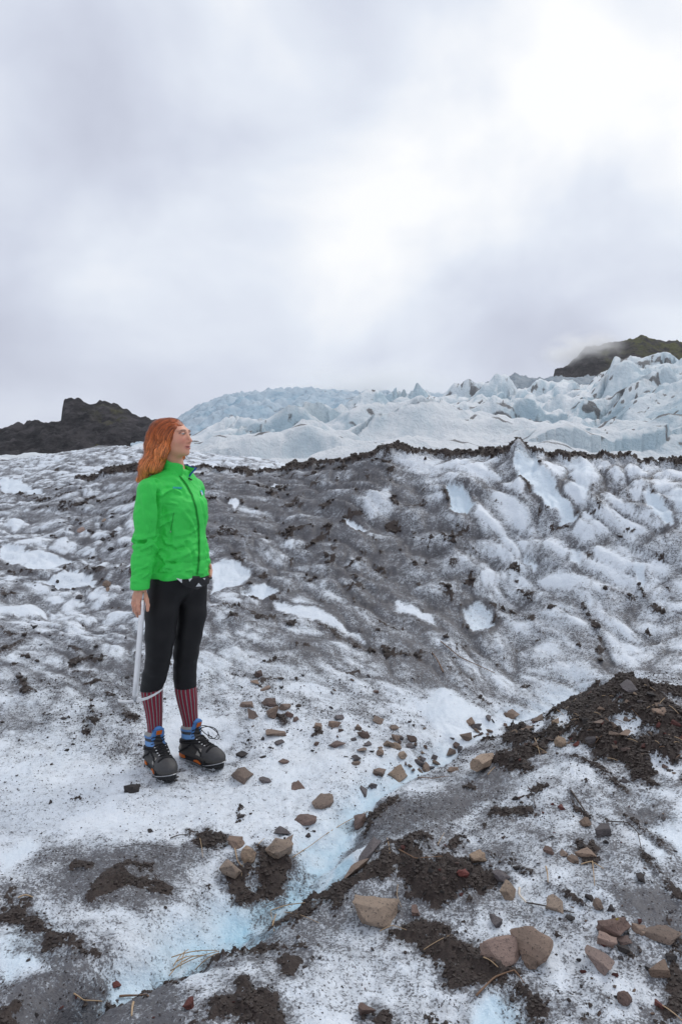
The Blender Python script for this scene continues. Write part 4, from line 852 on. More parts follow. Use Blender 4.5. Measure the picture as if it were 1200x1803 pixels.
# --- boots with crampons
m_boot, t_, b_ = new_mat('boot_leather'); q = NB(t_); b_.inputs['Roughness'].default_value = .62
pos = q.obj(); q.put(b_.inputs['Base Color'], q.mix(q.math('MULTIPLY', q.noise(pos, 90, 4, .7), .25), q.attr('tint', 'Color'), (.16, .15, .14))); q.put(b_.inputs['Normal'], q.bump(q.noise(pos, 300, 4), .25, .003))
m_orange = cloth('orange_rubber', (0.55, 0.13, 0.015), .5); m_bblue = cloth('blue_nylon', (0.09, 0.24, 0.55), .6); m_lace = cloth('black_lace', (0.012, 0.012, 0.014), .7)
def boot(ank, deg, seed, bow):
    F_, R_ = fdir(deg); gz = GROUND_FOOT
    O = np.array([ank[0], ank[1], gz+.012])
    def loc(X, Y, Z): dx = X-O[0]; dy = Y-O[1]; return dx*F_[0]+dy*F_[1], dx*R_[0]+dy*R_[1], Z-O[2]
    def wl(s, l, z): return O+F_*s+R_*l+np.array([0, 0, z])
    def upper(X, Y, Z):
        s, l, z = loc(X, Y, Z); l = l-.010*sstep(.05, .2, s)
        f = cap(s, l, z, (-.012, 0, .055), (-.006, 0, .150), .043, .0455)
        f = smin(f, cap(s, l, z, (.02, 0, .085), (.115, 0, .052), .047, .040), .025)
        f = smin(f, ell(s, l, z, (.160, 0, .044), (.072, .051, .043)), .02)
        f = smin(f, ell(s, l, z, (-.022, 0, .045), (.047, .041, .050)), .02)
        f = smin(f, ell(s, l, z, (.07, 0, .035), (.13, .044, .035)), .02)
        f = np.maximum(f, .024-z); f = smax(f, z-.172-.25*(s-.01), .006)
        # padded collar, seams
        f = f-.004*np.exp(-((z-.155-.2*s)/.012)**2)
        f = f+.0025*np.exp(-((s-.118+.25*(z-.05))/.004)**2)*(z > .03)
        f = f+.002*np.exp(-((z-.062-.10*s)/.0035)**2)*(s < .11)
        return f+.0012*perlin3(s*40, l*40, z*40, seed)
    ext = np.array([wl(s, l, 0) for s in (-.09, .25) for l in (-.08, .09)])
    lo = (ext[:, 0].min(), ext[:, 1].min(), O[2]-.005); hi = (ext[:, 0].max(), ext[:, 1].max(), O[2]+.21)
    V, F = surfnet(upper, lo, hi, .0036)
    s, l, z = loc(V[:, 0], V[:, 1], V[:, 2])
    col = np.tile(np.array([.030, .029, .029]), (len(V), 1))
    def put(m, c): col[m] = c
    put((z > .105) & (s < .05), (.09, .24, .55)); put((z > .128) & (z < .142) & (s < .03), (.02, .022, .028)); put((z > .155) & (s < .03), (.30, .30, .29))
    put((s < -.025) & (z > .05) & (z < .115), (.24, .225, .20)); put((z > .075) & (z < .108) & (s < .01), (.03, .03, .034))
    put((np.abs(s-.095-.5*(z-.04)) < .018) & (z < .078) & (z > .038), (.36, .34, .31)); put((s > .118-.25*(z-.05)), (.034, .034, .038)); put((z < .044), (.040, .038, .036))
    put((s > .03) & (s < .12) & (np.abs(l) < .022) & (z > .07), (.020, .020, .022))
    put((np.abs(l) > .030) & (z > .108) & (z < .128) & (s > -.01) & (s < .045), (.12, .30, .62))
    bo = part('boot', V, F, m_boot, attrs={'tint': col}); bb = bvh_of(V, F)
    def out2(t): # sole outline half width along s
        return np.interp(t, [-.072, -.06, -.03, .03, .09, .14, .185, .212, .226], [.006, .026, .037, .036, .042, .050, .044, .028, .005])
    ss = np.linspace(-.072, .226, 26); ring = [(a, out2(a)+.010*float(sstep(.05, .2, np.array(a)))) for a in ss]+[(a, -out2(a)+.010*float(sstep(.05, .2, np.array(a)))) for a in ss[::-1]]
    def slab(z0, z1, sc):
        n = len(ring); Vv = [wl(a, b*sc, z0) for a, b in ring]+[wl(a, b*sc, z1) for a, b in ring]
        return Vv, [tuple(range(n-1, -1, -1)), tuple(range(n, 2*n))]+[(i, (i+1) % n, n+(i+1) % n, n+i) for i in range(n)]
    on(bo, 'sole', *slab(.000, .014, 1.0), m_black, False); on(bo, 'midsole', *slab(.014, .027, 1.03), m_black, False)
    L = []
    for s0, s1 in ((-.065, -.005), (.06, .12)):      # orange inserts in the midsole
        for sg in (-1, 1):
            a = np.linspace(s0, s1, 7); hgt_ = .024 if s0 < 0 else .010
            Vv = [wl(t, sg*(out2(t)*1.03+.004)+.010*float(sstep(.05, .2, np.array(t))), .008) for t in a]+[wl(t, sg*(out2(t)*1.03+.003)+.010*float(sstep(.05, .2, np.array(t))), .010+hgt_*math.sin(math.pi*(k+.6)/7.2)) for k, t in enumerate(a)]
            on(bo, 'orange_insert', *solid(np.array(Vv), grid_faces(2, 7), R_*sg, .010), m_orange, False)
    # tongue with a label, lace rows
    Vt = [wl(.036+.010*j/5.0+(.0 if j < 3 else .004), x, .125+.080*j/5.0-.016*abs(x/.026)**2*(j == 5)) for j in range(6) for x in np.linspace(-.028, .028, 7)]
    tg = on(bo, 'tongue', *solid(np.array(Vt), grid_faces(6, 7), F_, .010), m_bblue)
    Vl = [wl(.0485+.008*j, x, .165+.022*j) for j in range(2) for x in (-.014, .014)]
    on(bo, 'tongue_label', *solid(np.array(Vl), grid_faces(2, 2)[:, ::1], -F_, .003), m_orange, False)
    up = lambda s_, l_, o_: (lambda h: np.array(h[0])+np.array([0, 0, o_]) if h[0] is not None else wl(s_, l_, .1))(bb.ray_cast(Vector(wl(s_, l_, .19+.0)), Vector((0, 0, -1))))
    L = []
    for k in range(5):
        s_ = .062+.018*k; pts = [up(s_-.004*abs(x)/.02, x, .003) for x in np.linspace(-.026, .026, 7)]; L.append(tube(pts, .0028, 5))
        pts = [up(s_+.018*(x+.026)/.052, x, .005) for x in np.linspace(-.026, .026, 7)]; L.append(tube(pts, .0024, 5))
    for k in range(3):
        zc = .118+.016*k; L.append(tube([wl(.048+.002*k-.010*abs(x/.03)**2, x, zc+.004*math.sin(x*90)) for x in np.linspace(-.034, .034, 9)], .0026, 5))
    on(bo, 'lace', *joinm(L), m_lace)
    if bow:
        L = []
        for c0, ph in ((.050, 0), (.056, .9)):
            L.append(tube([wl(.052+c0*(1-math.cos(t))*.9, -.012-.020*math.sin(t)-.010*t, .150+.018*math.sin(t+ph)-.006*t) for t in np.linspace(0, 2*math.pi*.93, 18)], .0022, 5))
        L.append(tube([wl(.05+.012*t, -.02-.012*t, .145-.022*t+.003*t*t) for t in np.linspace(0, 3.2, 8)], .0022, 5)); on(bo, 'lace_bow', *joinm(L), m_lace)
    L = []
    for k in range(4):
        for sg in (-1, 1):
            p = up(.066+.018*k, sg*.027, .002); on(bo, 'eyelet', *tube([p, p+np.array([0, 0, .004])], .0042, 6), m_alu)
    # crampon: frame, points, toe bail, straps
    L = []
    for sg in (-1, 1):
        L.append(tube([wl(t, sg*(out2(t)*.86)+.010*float(sstep(.05, .2, np.array(t))), -.004) for t in np.linspace(-.055, .205, 10)], .0042, 5))
    for t in (-.05, .02, .10, .17): L.append(tube([wl(t, -out2(t)*.85, -.004), wl(t, out2(t)*.85+.006, -.004)], .0038, 5))
    cr = on(bo, 'crampon', *joinm(L), m_steel)
    for t, sg in [(t, sg) for t in (-.05, -.005, .09, .145, .195) for sg in (-1, 1)]:
        b0 = wl(t, sg*out2(t)*.92+.010*float(sstep(.05, .2, np.array(t))), .004); tipp = b0+R_*sg*.004+np.array([0, 0, -.034]); 
        on(cr, 'point', [b0+F_*.009, b0-F_*.009, b0+R_*sg*.003, tipp], [(0, 1, 3), (1, 2, 3), (2, 0, 3), (0, 2, 1)], m_steel, False)
    L = []
    for so_ in (.150, .156):
        pts = [up(so_+.0, x, .002) if abs(x) < .045 else wl(so_, x+.010, .010) for x in np.linspace(-.052, .062, 13)]; L.append(tube(pts, .0034, 5))
    on(cr, 'toe_strap', *joinm(L), m_lace)
    on(cr, 'toe_bail', *tube([wl(.15+.085*math.sin(a), .010+.056*math.cos(a), .012+.020*math.sin(a)) for a in np.linspace(0, math.pi, 14)], .0024, 5), m_steel)
    L = []
    for dz in (0, .010):
        pts = []
        for a in np.linspace(-2.75, 2.75, 26):
            d = F_*math.cos(a)+R_*math.sin(a); o = Vector(wl(-.004, 0, .088+dz+.010*math.cos(a))); h = bb.ray_cast(o+Vector(d)*.2, -Vector(d)); pts.append(np.array(h[0])+d*.002 if h[0] is not None else np.array(o)+d*.05)
        L.append(tube(pts, .0055, 5))
    for sg in (-1, 1):
        pts = [wl(-.045+.10*k/7, sg*(.046-.008*k/7), .030+.065*k/7) for k in range(8)]; L.append(tube([np.array(bb.find_nearest(Vector(p))[0])+R_*sg*.002 for p in pts], .005, 5))
        pts = [wl(.045+.085*k/7, sg*.036, .090-.045*k/7) for k in range(8)]; L.append(tube([np.array(bb.find_nearest(Vector(p))[0])+np.array([0, 0, .003]) for p in pts], .0055, 5))
    on(cr, 'ankle_strap', *joinm(L), m_lace)
    return bo
boot(wp(273, 1290, 3.64), 36, 601, False); boot(wp(337, 1278, 3.74), 55, 611, True)

# --- head, neck and hands: one skin mesh
HD = wp(304.5, 767.5, 3.60); FHd, RHd = fdir(72); pt = math.radians(5)
HU = np.array([-FHd[0]*math.sin(pt), -FHd[1]*math.sin(pt), math.cos(pt)]); HF = FHd*math.cos(pt)+np.array([0, 0, math.sin(pt)]); HR = RHd
def hl(X, Y, Z): dx = X-HD[0]; dy = Y-HD[1]; dz_ = Z-HD[2]; return tuple(dx*a[0]+dy*a[1]+dz_*a[2] for a in (HR, HF, HU))
def hw(x, y, z): return HD+HR*x+HF*y+HU*z
def skull(x, y, z): return ell(x, y, z, (0, -.022, .010), (.068, .088, .074))
def head_f(X, Y, Z):
    x, y, z = hl(X, Y, Z); ax = np.abs(x)
    f = skull(x, y, z)
    f = smin(f, ell(x, y, z, (0, .018, -.022), (.056, .064, .078)), .02)
    f = smin(f, ell(x, y, z, (0, .030, -.066), (.040, .044, .036)), .02)
    f = smin(f, ell(x, y, z, (0, .064, -.088), (.018, .016, .014)), .016)
    f = smin(f, ell(ax, y, z, (.034, .048, -.030), (.024, .026, .024)), .018)          # cheeks
    f = smin(f, ell(ax, y, z, (.026, .066, .018), (.026, .012, .008)), .014)            # brow
    f = smax(f, -ell(ax, y, z, (.029, .094, .001), (.017, .018, .011)), .010)           # sockets
    f = smin(f, ell(ax, y, z, (.029, .066, .0005), (.0150, .0140, .0115)), .003)        # lids
    f = smin(f, cap(x, y, z, (0, .077, .004), (0, .0945, -.033), .0055, .0080), .010)    # nose
    f = smin(f, ell(ax, y, z, (.009, .083, -.039), (.0075, .009, .006)), .006)
    f = smin(f, ell(x, y, z, (0, .078, -.0585), (.021, .0095, .0055)), .005)            # lips
    f = smin(f, ell(x, y, z, (0, .0775, -.0685), (.018, .0095, .0060)), .005)
    f = f+.0035*np.exp(-((z+.0632-.35*np.maximum(ax-.012, 0))/.0017)**2)*np.exp(-(ax/.022)**4)*(y > .05)
    f = smin(f, ell(ax, y, z, (.062, -.010, -.030), (.007, .012, .020)), .006)          # ears
    f = smin(f, cap(X, Y, Z, hw(0, -.022, -.055), wp(307, 835, 3.645), .049, .056), .020)
    return f
HV, HFc = surfnet(head_f, tuple(HD-np.array([.12, .13, .20])), tuple(HD+np.array([.13, .13, .10])), .0027)
x, y, z = hl(HV[:, 0], HV[:, 1], HV[:, 2]); ax = np.abs(x)
tint = np.tile(np.array([.68, .335, .225]), (len(HV), 1))
def blend(w, c):
    global tint
    w = np.clip(w, 0, 1)[:, None]; tint = tint*(1-w)+np.array(c)*w
blend(.55*np.exp(-(((ax-.036)/.022)**2+((z+.030)/.020)**2))*(y > 0), (.52, .15, .11)); blend(.4*np.exp(-((x/.014)**2+((z+.036)/.014)**2))*(y > .06), (.62, .22, .16))
lipm = np.exp(-((z+.0635)/.0085)**4)*np.exp(-(ax/.0215)**6)*(y > .062); blend(.8*lipm, (.46, .13, .12)); blend(.7*np.exp(-((z+.0632)/.0016)**2)*np.exp(-(ax/.022)**6)*(y > .06), (.16, .04, .04))
brow = np.exp(-((z-.0195+.25*np.maximum(ax-.034, 0)-.05*(ax-.03))/.0034)**2)*sstep(.010, .015, ax)*sstep(.052, .044, ax)*(y > .03); blend(.95*brow, (.075, .030, .014))
lash = np.exp(-(np.sqrt(((ax-.029)/.0155)**2+((z-.0045)/.0075)**2)-1)**2/.02)*(z > .001)*(y > .06); blend(.75*lash, (.035, .018, .012))
blend(.30*np.exp(-(((ax-.029)/.018)**2+((z-.010)/.007)**2))*(y > .05), (.36, .17, .13))
# hands
def finger(pts, r): return [(np.array(p), q_) for p, q_ in zip(pts, r)]
AX0, AX1 = wp(251.5, 1056, 3.425), wp(237.5, 1232, 3.40)     # ice axe shaft, spike end in the hand and head end below
hR = [finger([wp(243.5,1056,3.42), wp(243.5,1066,3.405), wp(244,1075,3.405), wp(246.5,1081,3.415)], (.0095, .0088, .0080, .0068)),
      finger([wp(240.5,1056,3.435), wp(239.5,1068,3.42), wp(240,1078,3.425), wp(242.5,1085,3.44)], (.0098, .0090, .0082, .0070)),
      finger([wp(237.5,1055,3.455), wp(236,1066,3.445), wp(236.5,1075,3.455), wp(240,1080.5,3.47)], (.0092, .0086, .0078, .0066)),
      finger([wp(235.5,1053,3.475), wp(234,1062,3.47), wp(235,1069,3.48), wp(238.5,1073,3.49)], (.0082, .0076, .0068, .0058)),
      finger([wp(255,1046,3.445), wp(258.5,1056,3.425), wp(260.5,1066,3.415), wp(260,1074.5,3.408)], (.0120, .0102, .0088, .0072))]
hL = [finger([wp(362+i*.2,999+i*3.2,3.76-i*.012), wp(370-i*.3,1000+i*3.4,3.745-i*.012), wp(371.5-i*.4,1004.5+i*3.1,3.73-i*.012), wp(367,1007+i*2.6,3.725-i*.01)], (.0092, .0086, .0078, .0068)) for i in range(4)]
hL.append(finger([wp(359,994,3.74), wp(365,992.5,3.72), wp(369.5,996,3.71), wp(371,1000,3.705)], (.0110, .0098, .0086, .0070)))
def handR(X, Y, Z):
    f = chain(X, Y, Z, [(wp(247,1028,3.45), .027), (wp(247,1041,3.45), .0265), (wp(246,1050,3.447), .030)], .01)
    f = smin(f, ell(X, Y, Z, wp(245.5, 1051, 3.448), (.031, .030, .026)), .012)
    for c_ in hR: f = smin(f, chain(X, Y, Z, c_, .004), .0045)
    return f
def handL(X, Y, Z):
    f = cap(X, Y, Z, wp(352, 995, 3.79), wp(360, 1002, 3.755), .025, .028)
    for c_ in hL: f = smin(f, chain(X, Y, Z, c_, .004), .0045)
    return f
h1 = surfnet(handR, wp(225, 1092, 3.45)-np.array([0, .07, 0]), wp(272, 1022, 3.45)+np.array([0, .07, 0]), .0024)
h2 = surfnet(handL, wp(340, 1025, 3.75)-np.array([0, .08, 0]), wp(380, 985, 3.75)+np.array([0, .09, 0]), .0028)
def bodyc(X, Y, Z):
    f = torso_f(X, Y, Z, -.03); f = smax(f, Z-wp(0, 838)[2], .02)
    return smin(f, cap(X, Y, Z, wp(307, 815, 3.635), wp(306, 850, 3.64), .040, .05), .02)
h3 = surfnet(bodyc, (-1.03, 3.42, zhem+.01), (-.62, 3.88, wp(0, 812)[2]), .012)
tints = [tint]
for v_, _ in (h1, h2):
    n_ = perlin3(v_[:, 0]*60, v_[:, 1]*60, v_[:, 2]*60, 77)[:, None]; tints.append(np.array([.58, .29, .20])*(1+.12*n_))
tints.append(np.tile(np.array([.6, .34, .25]), (len(h3[0]), 1)))
Vs = [HV, h1[0], h2[0], h3[0]]; Fl = []; o_ = 0
for v_, f_ in zip(Vs, (HFc, h1[1], h2[1], h3[1])): Fl.append(f_+o_); o_ += len(v_)
body = part('body', np.concatenate(Vs), np.concatenate(Fl), m_skin, attrs={'tint': np.concatenate(tints)})
# eyes
m_eye, t_, b_ = new_mat('eye'); q = NB(t_); q.put(b_.inputs['Base Color'], q.attr('tint', 'Color')); b_.inputs['Roughness'].default_value = .3
for sg in (-1, 1):
    V = []; C = []; n, m = 20, 14; gz = np.array([-.12*1, 1.0, .02]); gz /= np.linalg.norm(gz)
    for j in range(m+1):
        for i in range(n):
            a = math.pi*j/m; b = 2*math.pi*i/n; d = np.array([math.sin(a)*math.cos(b), math.cos(a), math.sin(a)*math.sin(b)])
            V.append(hw(sg*.029+.0142*d[0], .0674+.0140*d[1], .0008+.0082*d[2])); an = math.acos(max(-1, min(1, float(d@gz))))
            C.append((.01, .008, .006) if an < .30 else (.10, .055, .03) if an < .62 else (.34, .31, .30))
    on(body, 'eye', V, grid_faces(m+1, n).tolist()+[(j*n+n-1, j*n, (j+1)*n, (j+1)*n+n-1) for j in range(m)], m_eye, True, {'tint': np.array(C)})

# --- hair: a swept volume with strands laid over it
tail = [(wp(284,760,3.62),.056),(wp(279,780,3.62),.054),(wp(273,800,3.60),.047),(wp(264,818,3.575),.037),(wp(257,830,3.555),.028),(wp(249,840,3.545),.019),(wp(243,845,3.545),.010)]
def hair_f(X, Y, Z):
    x, y, z = hl(X, Y, Z)
    f = ell(x, y, z, (0, -.023, .009), (.075, .095, .0805))
    # open over the face: hairline slants from the forehead back to the ear
    face = y-(.070-.52*np.clip(.062-z, 0, .125)+.15*np.clip(z-.062, 0, .1)); f = smax(f, face+.12*np.abs(x)-.006, .008)
    f = smin(f, chain(X, Y, Z, [(hw(.052, .016, .030), .018), (hw(.058, .004, -.015), .018), (hw(.060, -.014, -.055), .022), (hw(.064, -.040, -.100), .028), (hw(.075, -.075, -.150), .026)], .015), .014)
    t = chain(X, Y, Z, tail, .02)
    f = smin(f, t, .02)
    back = cap(X, Y, Z, hw(0, -.07, 0), hw(.0, -.085, -.11), .05, .04); f = smin(f, back, .02)
    far = cap(X, Y, Z, hw(-.062, -.02, -.03), hw(-.055, .000, -.10), .018, .015); f = smin(f, far, .012)
    n = perlin3(X*38+Z*9, Y*38, Z*9, 700); f = f+.0075*np.sin(Z*62+X*20+2.5*perlin(X*16, Y*16, 708))*np.clip((HD[2]-.01-Z)/.06, 0, 1); return f+.0075*n*np.clip((HD[2]+.05-Z)/.06, .3, 1)+.002*perlin3(X*110, Y*110, Z*12, 703)
GV, GF = surfnet(hair_f, tuple(HD-np.array([.22, .20, .24])), tuple(HD+np.array([.11, .16, .11])), .0042)
m_hair, t_, b_ = new_mat('auburn_hair'); q = NB(t_); q.put(b_.inputs['Base Color'], q.attr('tint', 'Color')); b_.inputs['Roughness'].default_value = .42; b_.inputs['Specular IOR Level'].default_value = .45
def hcol(P, k):
    s = np.clip((HD[2]+.03-P[:, 2])/.16, 0, 1)[:, None]
    c = np.array([.400, .085, .016])*(1-s)+np.array([.78, .265, .080])*s; return c*(0.34+1.45*k[:, None]**1.5)
rng = np.random.RandomState(5)
kk = .45+.35*perlin3(GV[:, 0]*60+GV[:, 2]*12, GV[:, 1]*60, GV[:, 2]*9, 710)
hair = part('hair', GV, GF, m_hair, attrs={'tint': hcol(GV, np.clip(kk, 0, 1))}); gb = bvh_of(GV, GF)
VV = []; FF = []; CC = []
gl_ = hl(GV[:, 0], GV[:, 1], GV[:, 2]); top = np.argwhere((GV[:, 2] > HD[2]-.085) & ~((gl_[1] > .040) & (gl_[2] > .02))).ravel()
for si in range(3000):
    p = Vector(GV[rng.choice(top)]); k = rng.rand(); path = []; nr_ = []; off = .0004+.0026*rng.rand()
    for st_ in range(rng.randint(12, 26)):
        h = gb.find_nearest(p)
        if h[0] is None: break
        pp = h[0]+h[1]*(off+.0010*math.sin(st_*.6+si)); path.append(np.array(pp)); nr_.append(np.array(h[1]))
        z_ = (pp.z-HD[2]); loc_ = hl(*pp)
        bw = float(sstep(-.045, .055, np.array(z_)))
        fa = -HF*.80-HU*.60+HR*(.35 if loc_[0] > -.02 else -.5); lw = float(sstep(0., -.09, np.array(z_)))
        fb = np.array([-.10-.28*lw+.16*math.sin(z_*75+k*3), -.10*lw+.08*math.cos(z_*60+k*5), -1.0])
        flow = Vector(tuple(fa*bw+fb*(1-bw))); flow = flow-h[1]*flow.dot(h[1])
        if flow.length < 1e-4: break
        p = pp+flow.normalized()*.0095
        if pp.z < wp(0, 847, 3.56)[2]: break
    m = len(path)
    if m < 5: continue
    if rng.rand() < .22:      # fly-away ends
        for i in range(m): path[i] = path[i]+nr_[i]*.013*rng.rand()*(i/m)**2+rng.normal(size=3)*.0006
    wd_ = .0011+.0012*rng.rand(); o_ = len(VV)
    for i in range(m):
        t_ = path[min(i+1, m-1)]-path[max(i-1, 0)]; sd_ = np.cross(t_, nr_[i]); sd_ /= np.linalg.norm(sd_)+1e-9; w_ = wd_*(1-.8*i/m); VV += [path[i]-sd_*w_, path[i]+sd_*w_]
    FF += [(o_+2*i, o_+2*i+1, o_+2*i+3, o_+2*i+2) for i in range(m-1)]; CC += [k]*(2*m)
VV = np.array(VV); on(hair, 'hair_strand', VV, np.array(FF), m_hair, True, {'tint': hcol(VV, .05+.9*np.array(CC))})

# ------------------------------------------------------------------ ice axe held by its spike end, head down
axe = empty('ice_axe', tuple(AX1)); tag(axe, 'silver ice axe held head down beside the black leggings', 'ice axe')
def axp(name, V, F, mat, parent=axe, smooth=True): return mesh_obj(name, np.asarray(V)-AX1, F, mat, parent, smooth)
d = AX1-AX0; L_ = np.linalg.norm(d); d /= L_; sx = np.cross(d, (0, 1, 0)); sx /= np.linalg.norm(sx); sy = np.cross(d, sx)
def oval(c, a, b, n=16): return [c+sx*a*math.cos(2*math.pi*i/n)+sy*b*math.sin(2*math.pi*i/n) for i in range(n)]
prf = [(0, .0085, .007), (.05, .0125, .0105), (.10, .0130, .011), (.80, .0135, .011), (.955, .0135, .011), (.965, .0105, .009)]
V = []; F = []; n = 16
for i, (s, a, b) in enumerate(prf): V += oval(AX0+d*L_*s, a, b)
for i in range(len(prf)-1): F += [(i*n+k, i*n+(k+1) % n, (i+1)*n+(k+1) % n, (i+1)*n+k) for k in range(n)]
F += [tuple(range(n-1, -1, -1)), tuple(range((len(prf)-1)*n, len(prf)*n))]
axp('shaft', V, F, m_alu)
axp('spike', *tube([AX0-d*.035, AX0-d*.008, AX0+d*.01], [.002, .006, .0075], 8), m_steel)
axp('head_socket', *tube([AX1-d*.022, AX1-d*.008, AX1+d*.010], [.0115, .010, .007], 10), m_steel)
def blade(pts, hw_, tk):      # flat curved steel bar through photo points: (u, v, D), half height, half thickness
    V = []; 
    for i, p in enumerate(pts):
        t = pts[min(i+1, len(pts)-1)]-pts[max(i-1, 0)]; t = t/np.linalg.norm(t); s = np.cross(t, d); s /= np.linalg.norm(s); up_ = np.cross(s, t)
        for a, b in ((1, 1), (1, -1), (-1, -1), (-1, 1)): V.append(p+up_*hw_[i]*a+s*tk[i]*b)
    F = [(i*4+k, i*4+(k+1) % 4, i*4+4+(k+1) % 4, i*4+4+k) for i in range(len(pts)-1) for k in range(4)]; F += [(3, 2, 1, 0), tuple(range(len(pts)*4-4, len(pts)*4))]
    return V, F
pk = [wp(236,1233.5,3.40), wp(248,1232.5,3.405), wp(260,1229,3.41), wp(272,1223,3.415), wp(280,1218,3.42), wp(286,1213.5,3.425)]
axp('pick', *blade(pk, [.0065, .0062, .0055, .0045, .0038, .0022], [.003]*6), m_alu, smooth=False)
ad = [wp(239,1233.5,3.40), wp(230,1235,3.395), wp(220,1235.5,3.385), wp(208,1233.5,3.375)]
axp('adze', *blade(ad, [.0062, .0035, .0025, .0018], [.004, .010, .017, .024]), m_alu, smooth=False)

# ------------------------------------------------------------------ stones
def stone_mat(name, c, var=.35):
    m, t_, b_ = new_mat(name); q = NB(t_); pos = q.obj(); oi = q.n('ShaderNodeObjectInfo')
    rnd = q.math('ADD', .75, q.math('MULTIPLY', oi.outputs['Random'], .50))
    base = q.mix(q.noise(pos, 22, 5, .65), tuple(k*(1-var) for k in c), tuple(k*(1+var) for k in c))
    base = q.mix(q.rng(q.noise(pos, 55, 5, .7), .56, .68, 0, .55), base, tuple(k*.38 for k in c))
    base = q.mix(q.rng(q.noise(pos, 9, 3, .6), .52, .70, 0, .6), base, (c[0]*1.45, c[1]*1.45, c[2]*1.5))
    gy_ = (c[0]+c[1]+c[2])/3; base = q.mix(q.math('MULTIPLY', q.math('FRACT', q.math('MULTIPLY', oi.outputs['Random'], 7.3)), .30), base, (gy_*1.0, gy_*.95, gy_*.95))
    base = q.mix(q.rng(q.noise(pos, 140, 3, .6), .58, .66, 0, .7), base, (.03, .026, .026))
    n = q.n('ShaderNodeVectorMath', operation='SCALE'); q.put(n.inputs[0], base); q.put(n.inputs['Scale'], rnd)
    q.put(b_.inputs['Base Color'], n.outputs[0]); b_.inputs['Roughness'].default_value = .72; b_.inputs['Specular IOR Level'].default_value = .35
    q.put(b_.inputs['Normal'], q.bump(q.math('ADD', q.noise(pos, 70, 6, .7), q.math('MULTIPLY', q.noise(q.mapping(pos, (1, 1, 4)), 25, 4), .7)), .8, .010)); return m
SM = {'b': stone_mat('brown_stone', (.235, .165, .125)), 't': stone_mat('tan_stone', (.330, .240, .172)), 'g': stone_mat('grey_stone', (.115, .100, .104)),
      'd': stone_mat('dark_stone', (.045, .038, .038)), 'r': stone_mat('red_stone', (.150, .040, .032)), 'p': stone_mat('pink_stone', (.270, .190, .160)), 'm': stone_mat('red_brown_stone', (.150, .098, .082))}
CN = {'b': 'brown', 't': 'tan', 'g': 'grey', 'd': 'dark', 'r': 'red', 'p': 'pinkish brown', 'm': 'red brown'}
def rock_mesh(seed, sx, sy, sz, kind='rock', sub=3):
    r = np.random.RandomState(seed); n = {'rock': 13, 'slab': 12, 'round': 30, 'chip': 10}[kind]
    p = r.normal(size=(n, 3)); p /= np.linalg.norm(p, axis=1)[:, None]
    if kind != 'round': p = np.sign(p)*np.abs(p)**.6; p *= (.62+.45*r.rand(n, 1))
    if kind == 'slab': p[:, 2] = np.sign(p[:, 2])*(.75+.25*r.rand(n))
    p = p/np.abs(p).max(0); bm = bmesh.new()
    for q_ in p: bm.verts.new(q_)
    res = bmesh.ops.convex_hull(bm, input=bm.verts)
    bmesh.ops.delete(bm, geom=list({g for g in res['geom_interior']+res['geom_unused'] if isinstance(g, bmesh.types.BMVert)}), context='VERTS')
    if sub:
        bmesh.ops.dissolve_limit(bm, angle_limit=.12, verts=bm.verts, edges=bm.edges)
        bmesh.ops.bevel(bm, geom=list(bm.edges), offset=.035, segments=1, affect='EDGES', clamp_overlap=True)
        bmesh.ops.triangulate(bm, faces=bm.faces); bmesh.ops.subdivide_edges(bm, edges=bm.edges, cuts=sub, use_grid_fill=True)
        P = np.array([v.co for v in bm.verts]); k = perlin3(P[:, 0]*1.6+seed, P[:, 1]*1.6, P[:, 2]*1.6, seed % 50)*.13+perlin3(P[:, 0]*4.5+seed, P[:, 1]*4.5, P[:, 2]*4.5, seed % 50+3)*.060+perlin3(P[:, 0]*11+seed, P[:, 1]*11, P[:, 2]*11, seed % 50+5)*.022
        for v, kk_ in zip(bm.verts, k): v.co *= 1+kk_
    for v in bm.verts: v.co = Vector((v.co.x*sx/2, v.co.y*sy/2, v.co.z*sz/2))
    bmesh.ops.recalc_face_normals(bm, faces=bm.faces)
    me = bpy.data.meshes.new('stone'); bm.to_mesh(me); bm.free()
    me.polygons.foreach_set('use_smooth', np.full(len(me.polygons), bool(sub)))
    if sub: me.set_sharp_from_angle(angle=math.radians(27))
    return me
def slope_rot(x, y, ds=.06):
    nx = (hgt(x+ds, y)-hgt(x-ds, y))/(2*ds); ny = (hgt(x, y+ds)-hgt(x, y-ds))/(2*ds)
    return Vector((-nx, -ny, 1)).normalized().to_track_quat('Z', 'Y')
def place(name, me, u, v, rot, label, group, cat, mat, lift):
    p = at(u, v); o = bpy.data.objects.new(name, me); COL.objects.link(o)
    if not me.materials: me.materials.append(mat)
    z = max(p[2], hgt(p[0], p[1])); o.location = (p[0], p[1], z+lift)
    o.rotation_mode = 'QUATERNION'; o.rotation_quaternion = slope_rot(p[0], p[1]) @ rot
    return tag(o, label, cat, group)
from mathutils import Euler
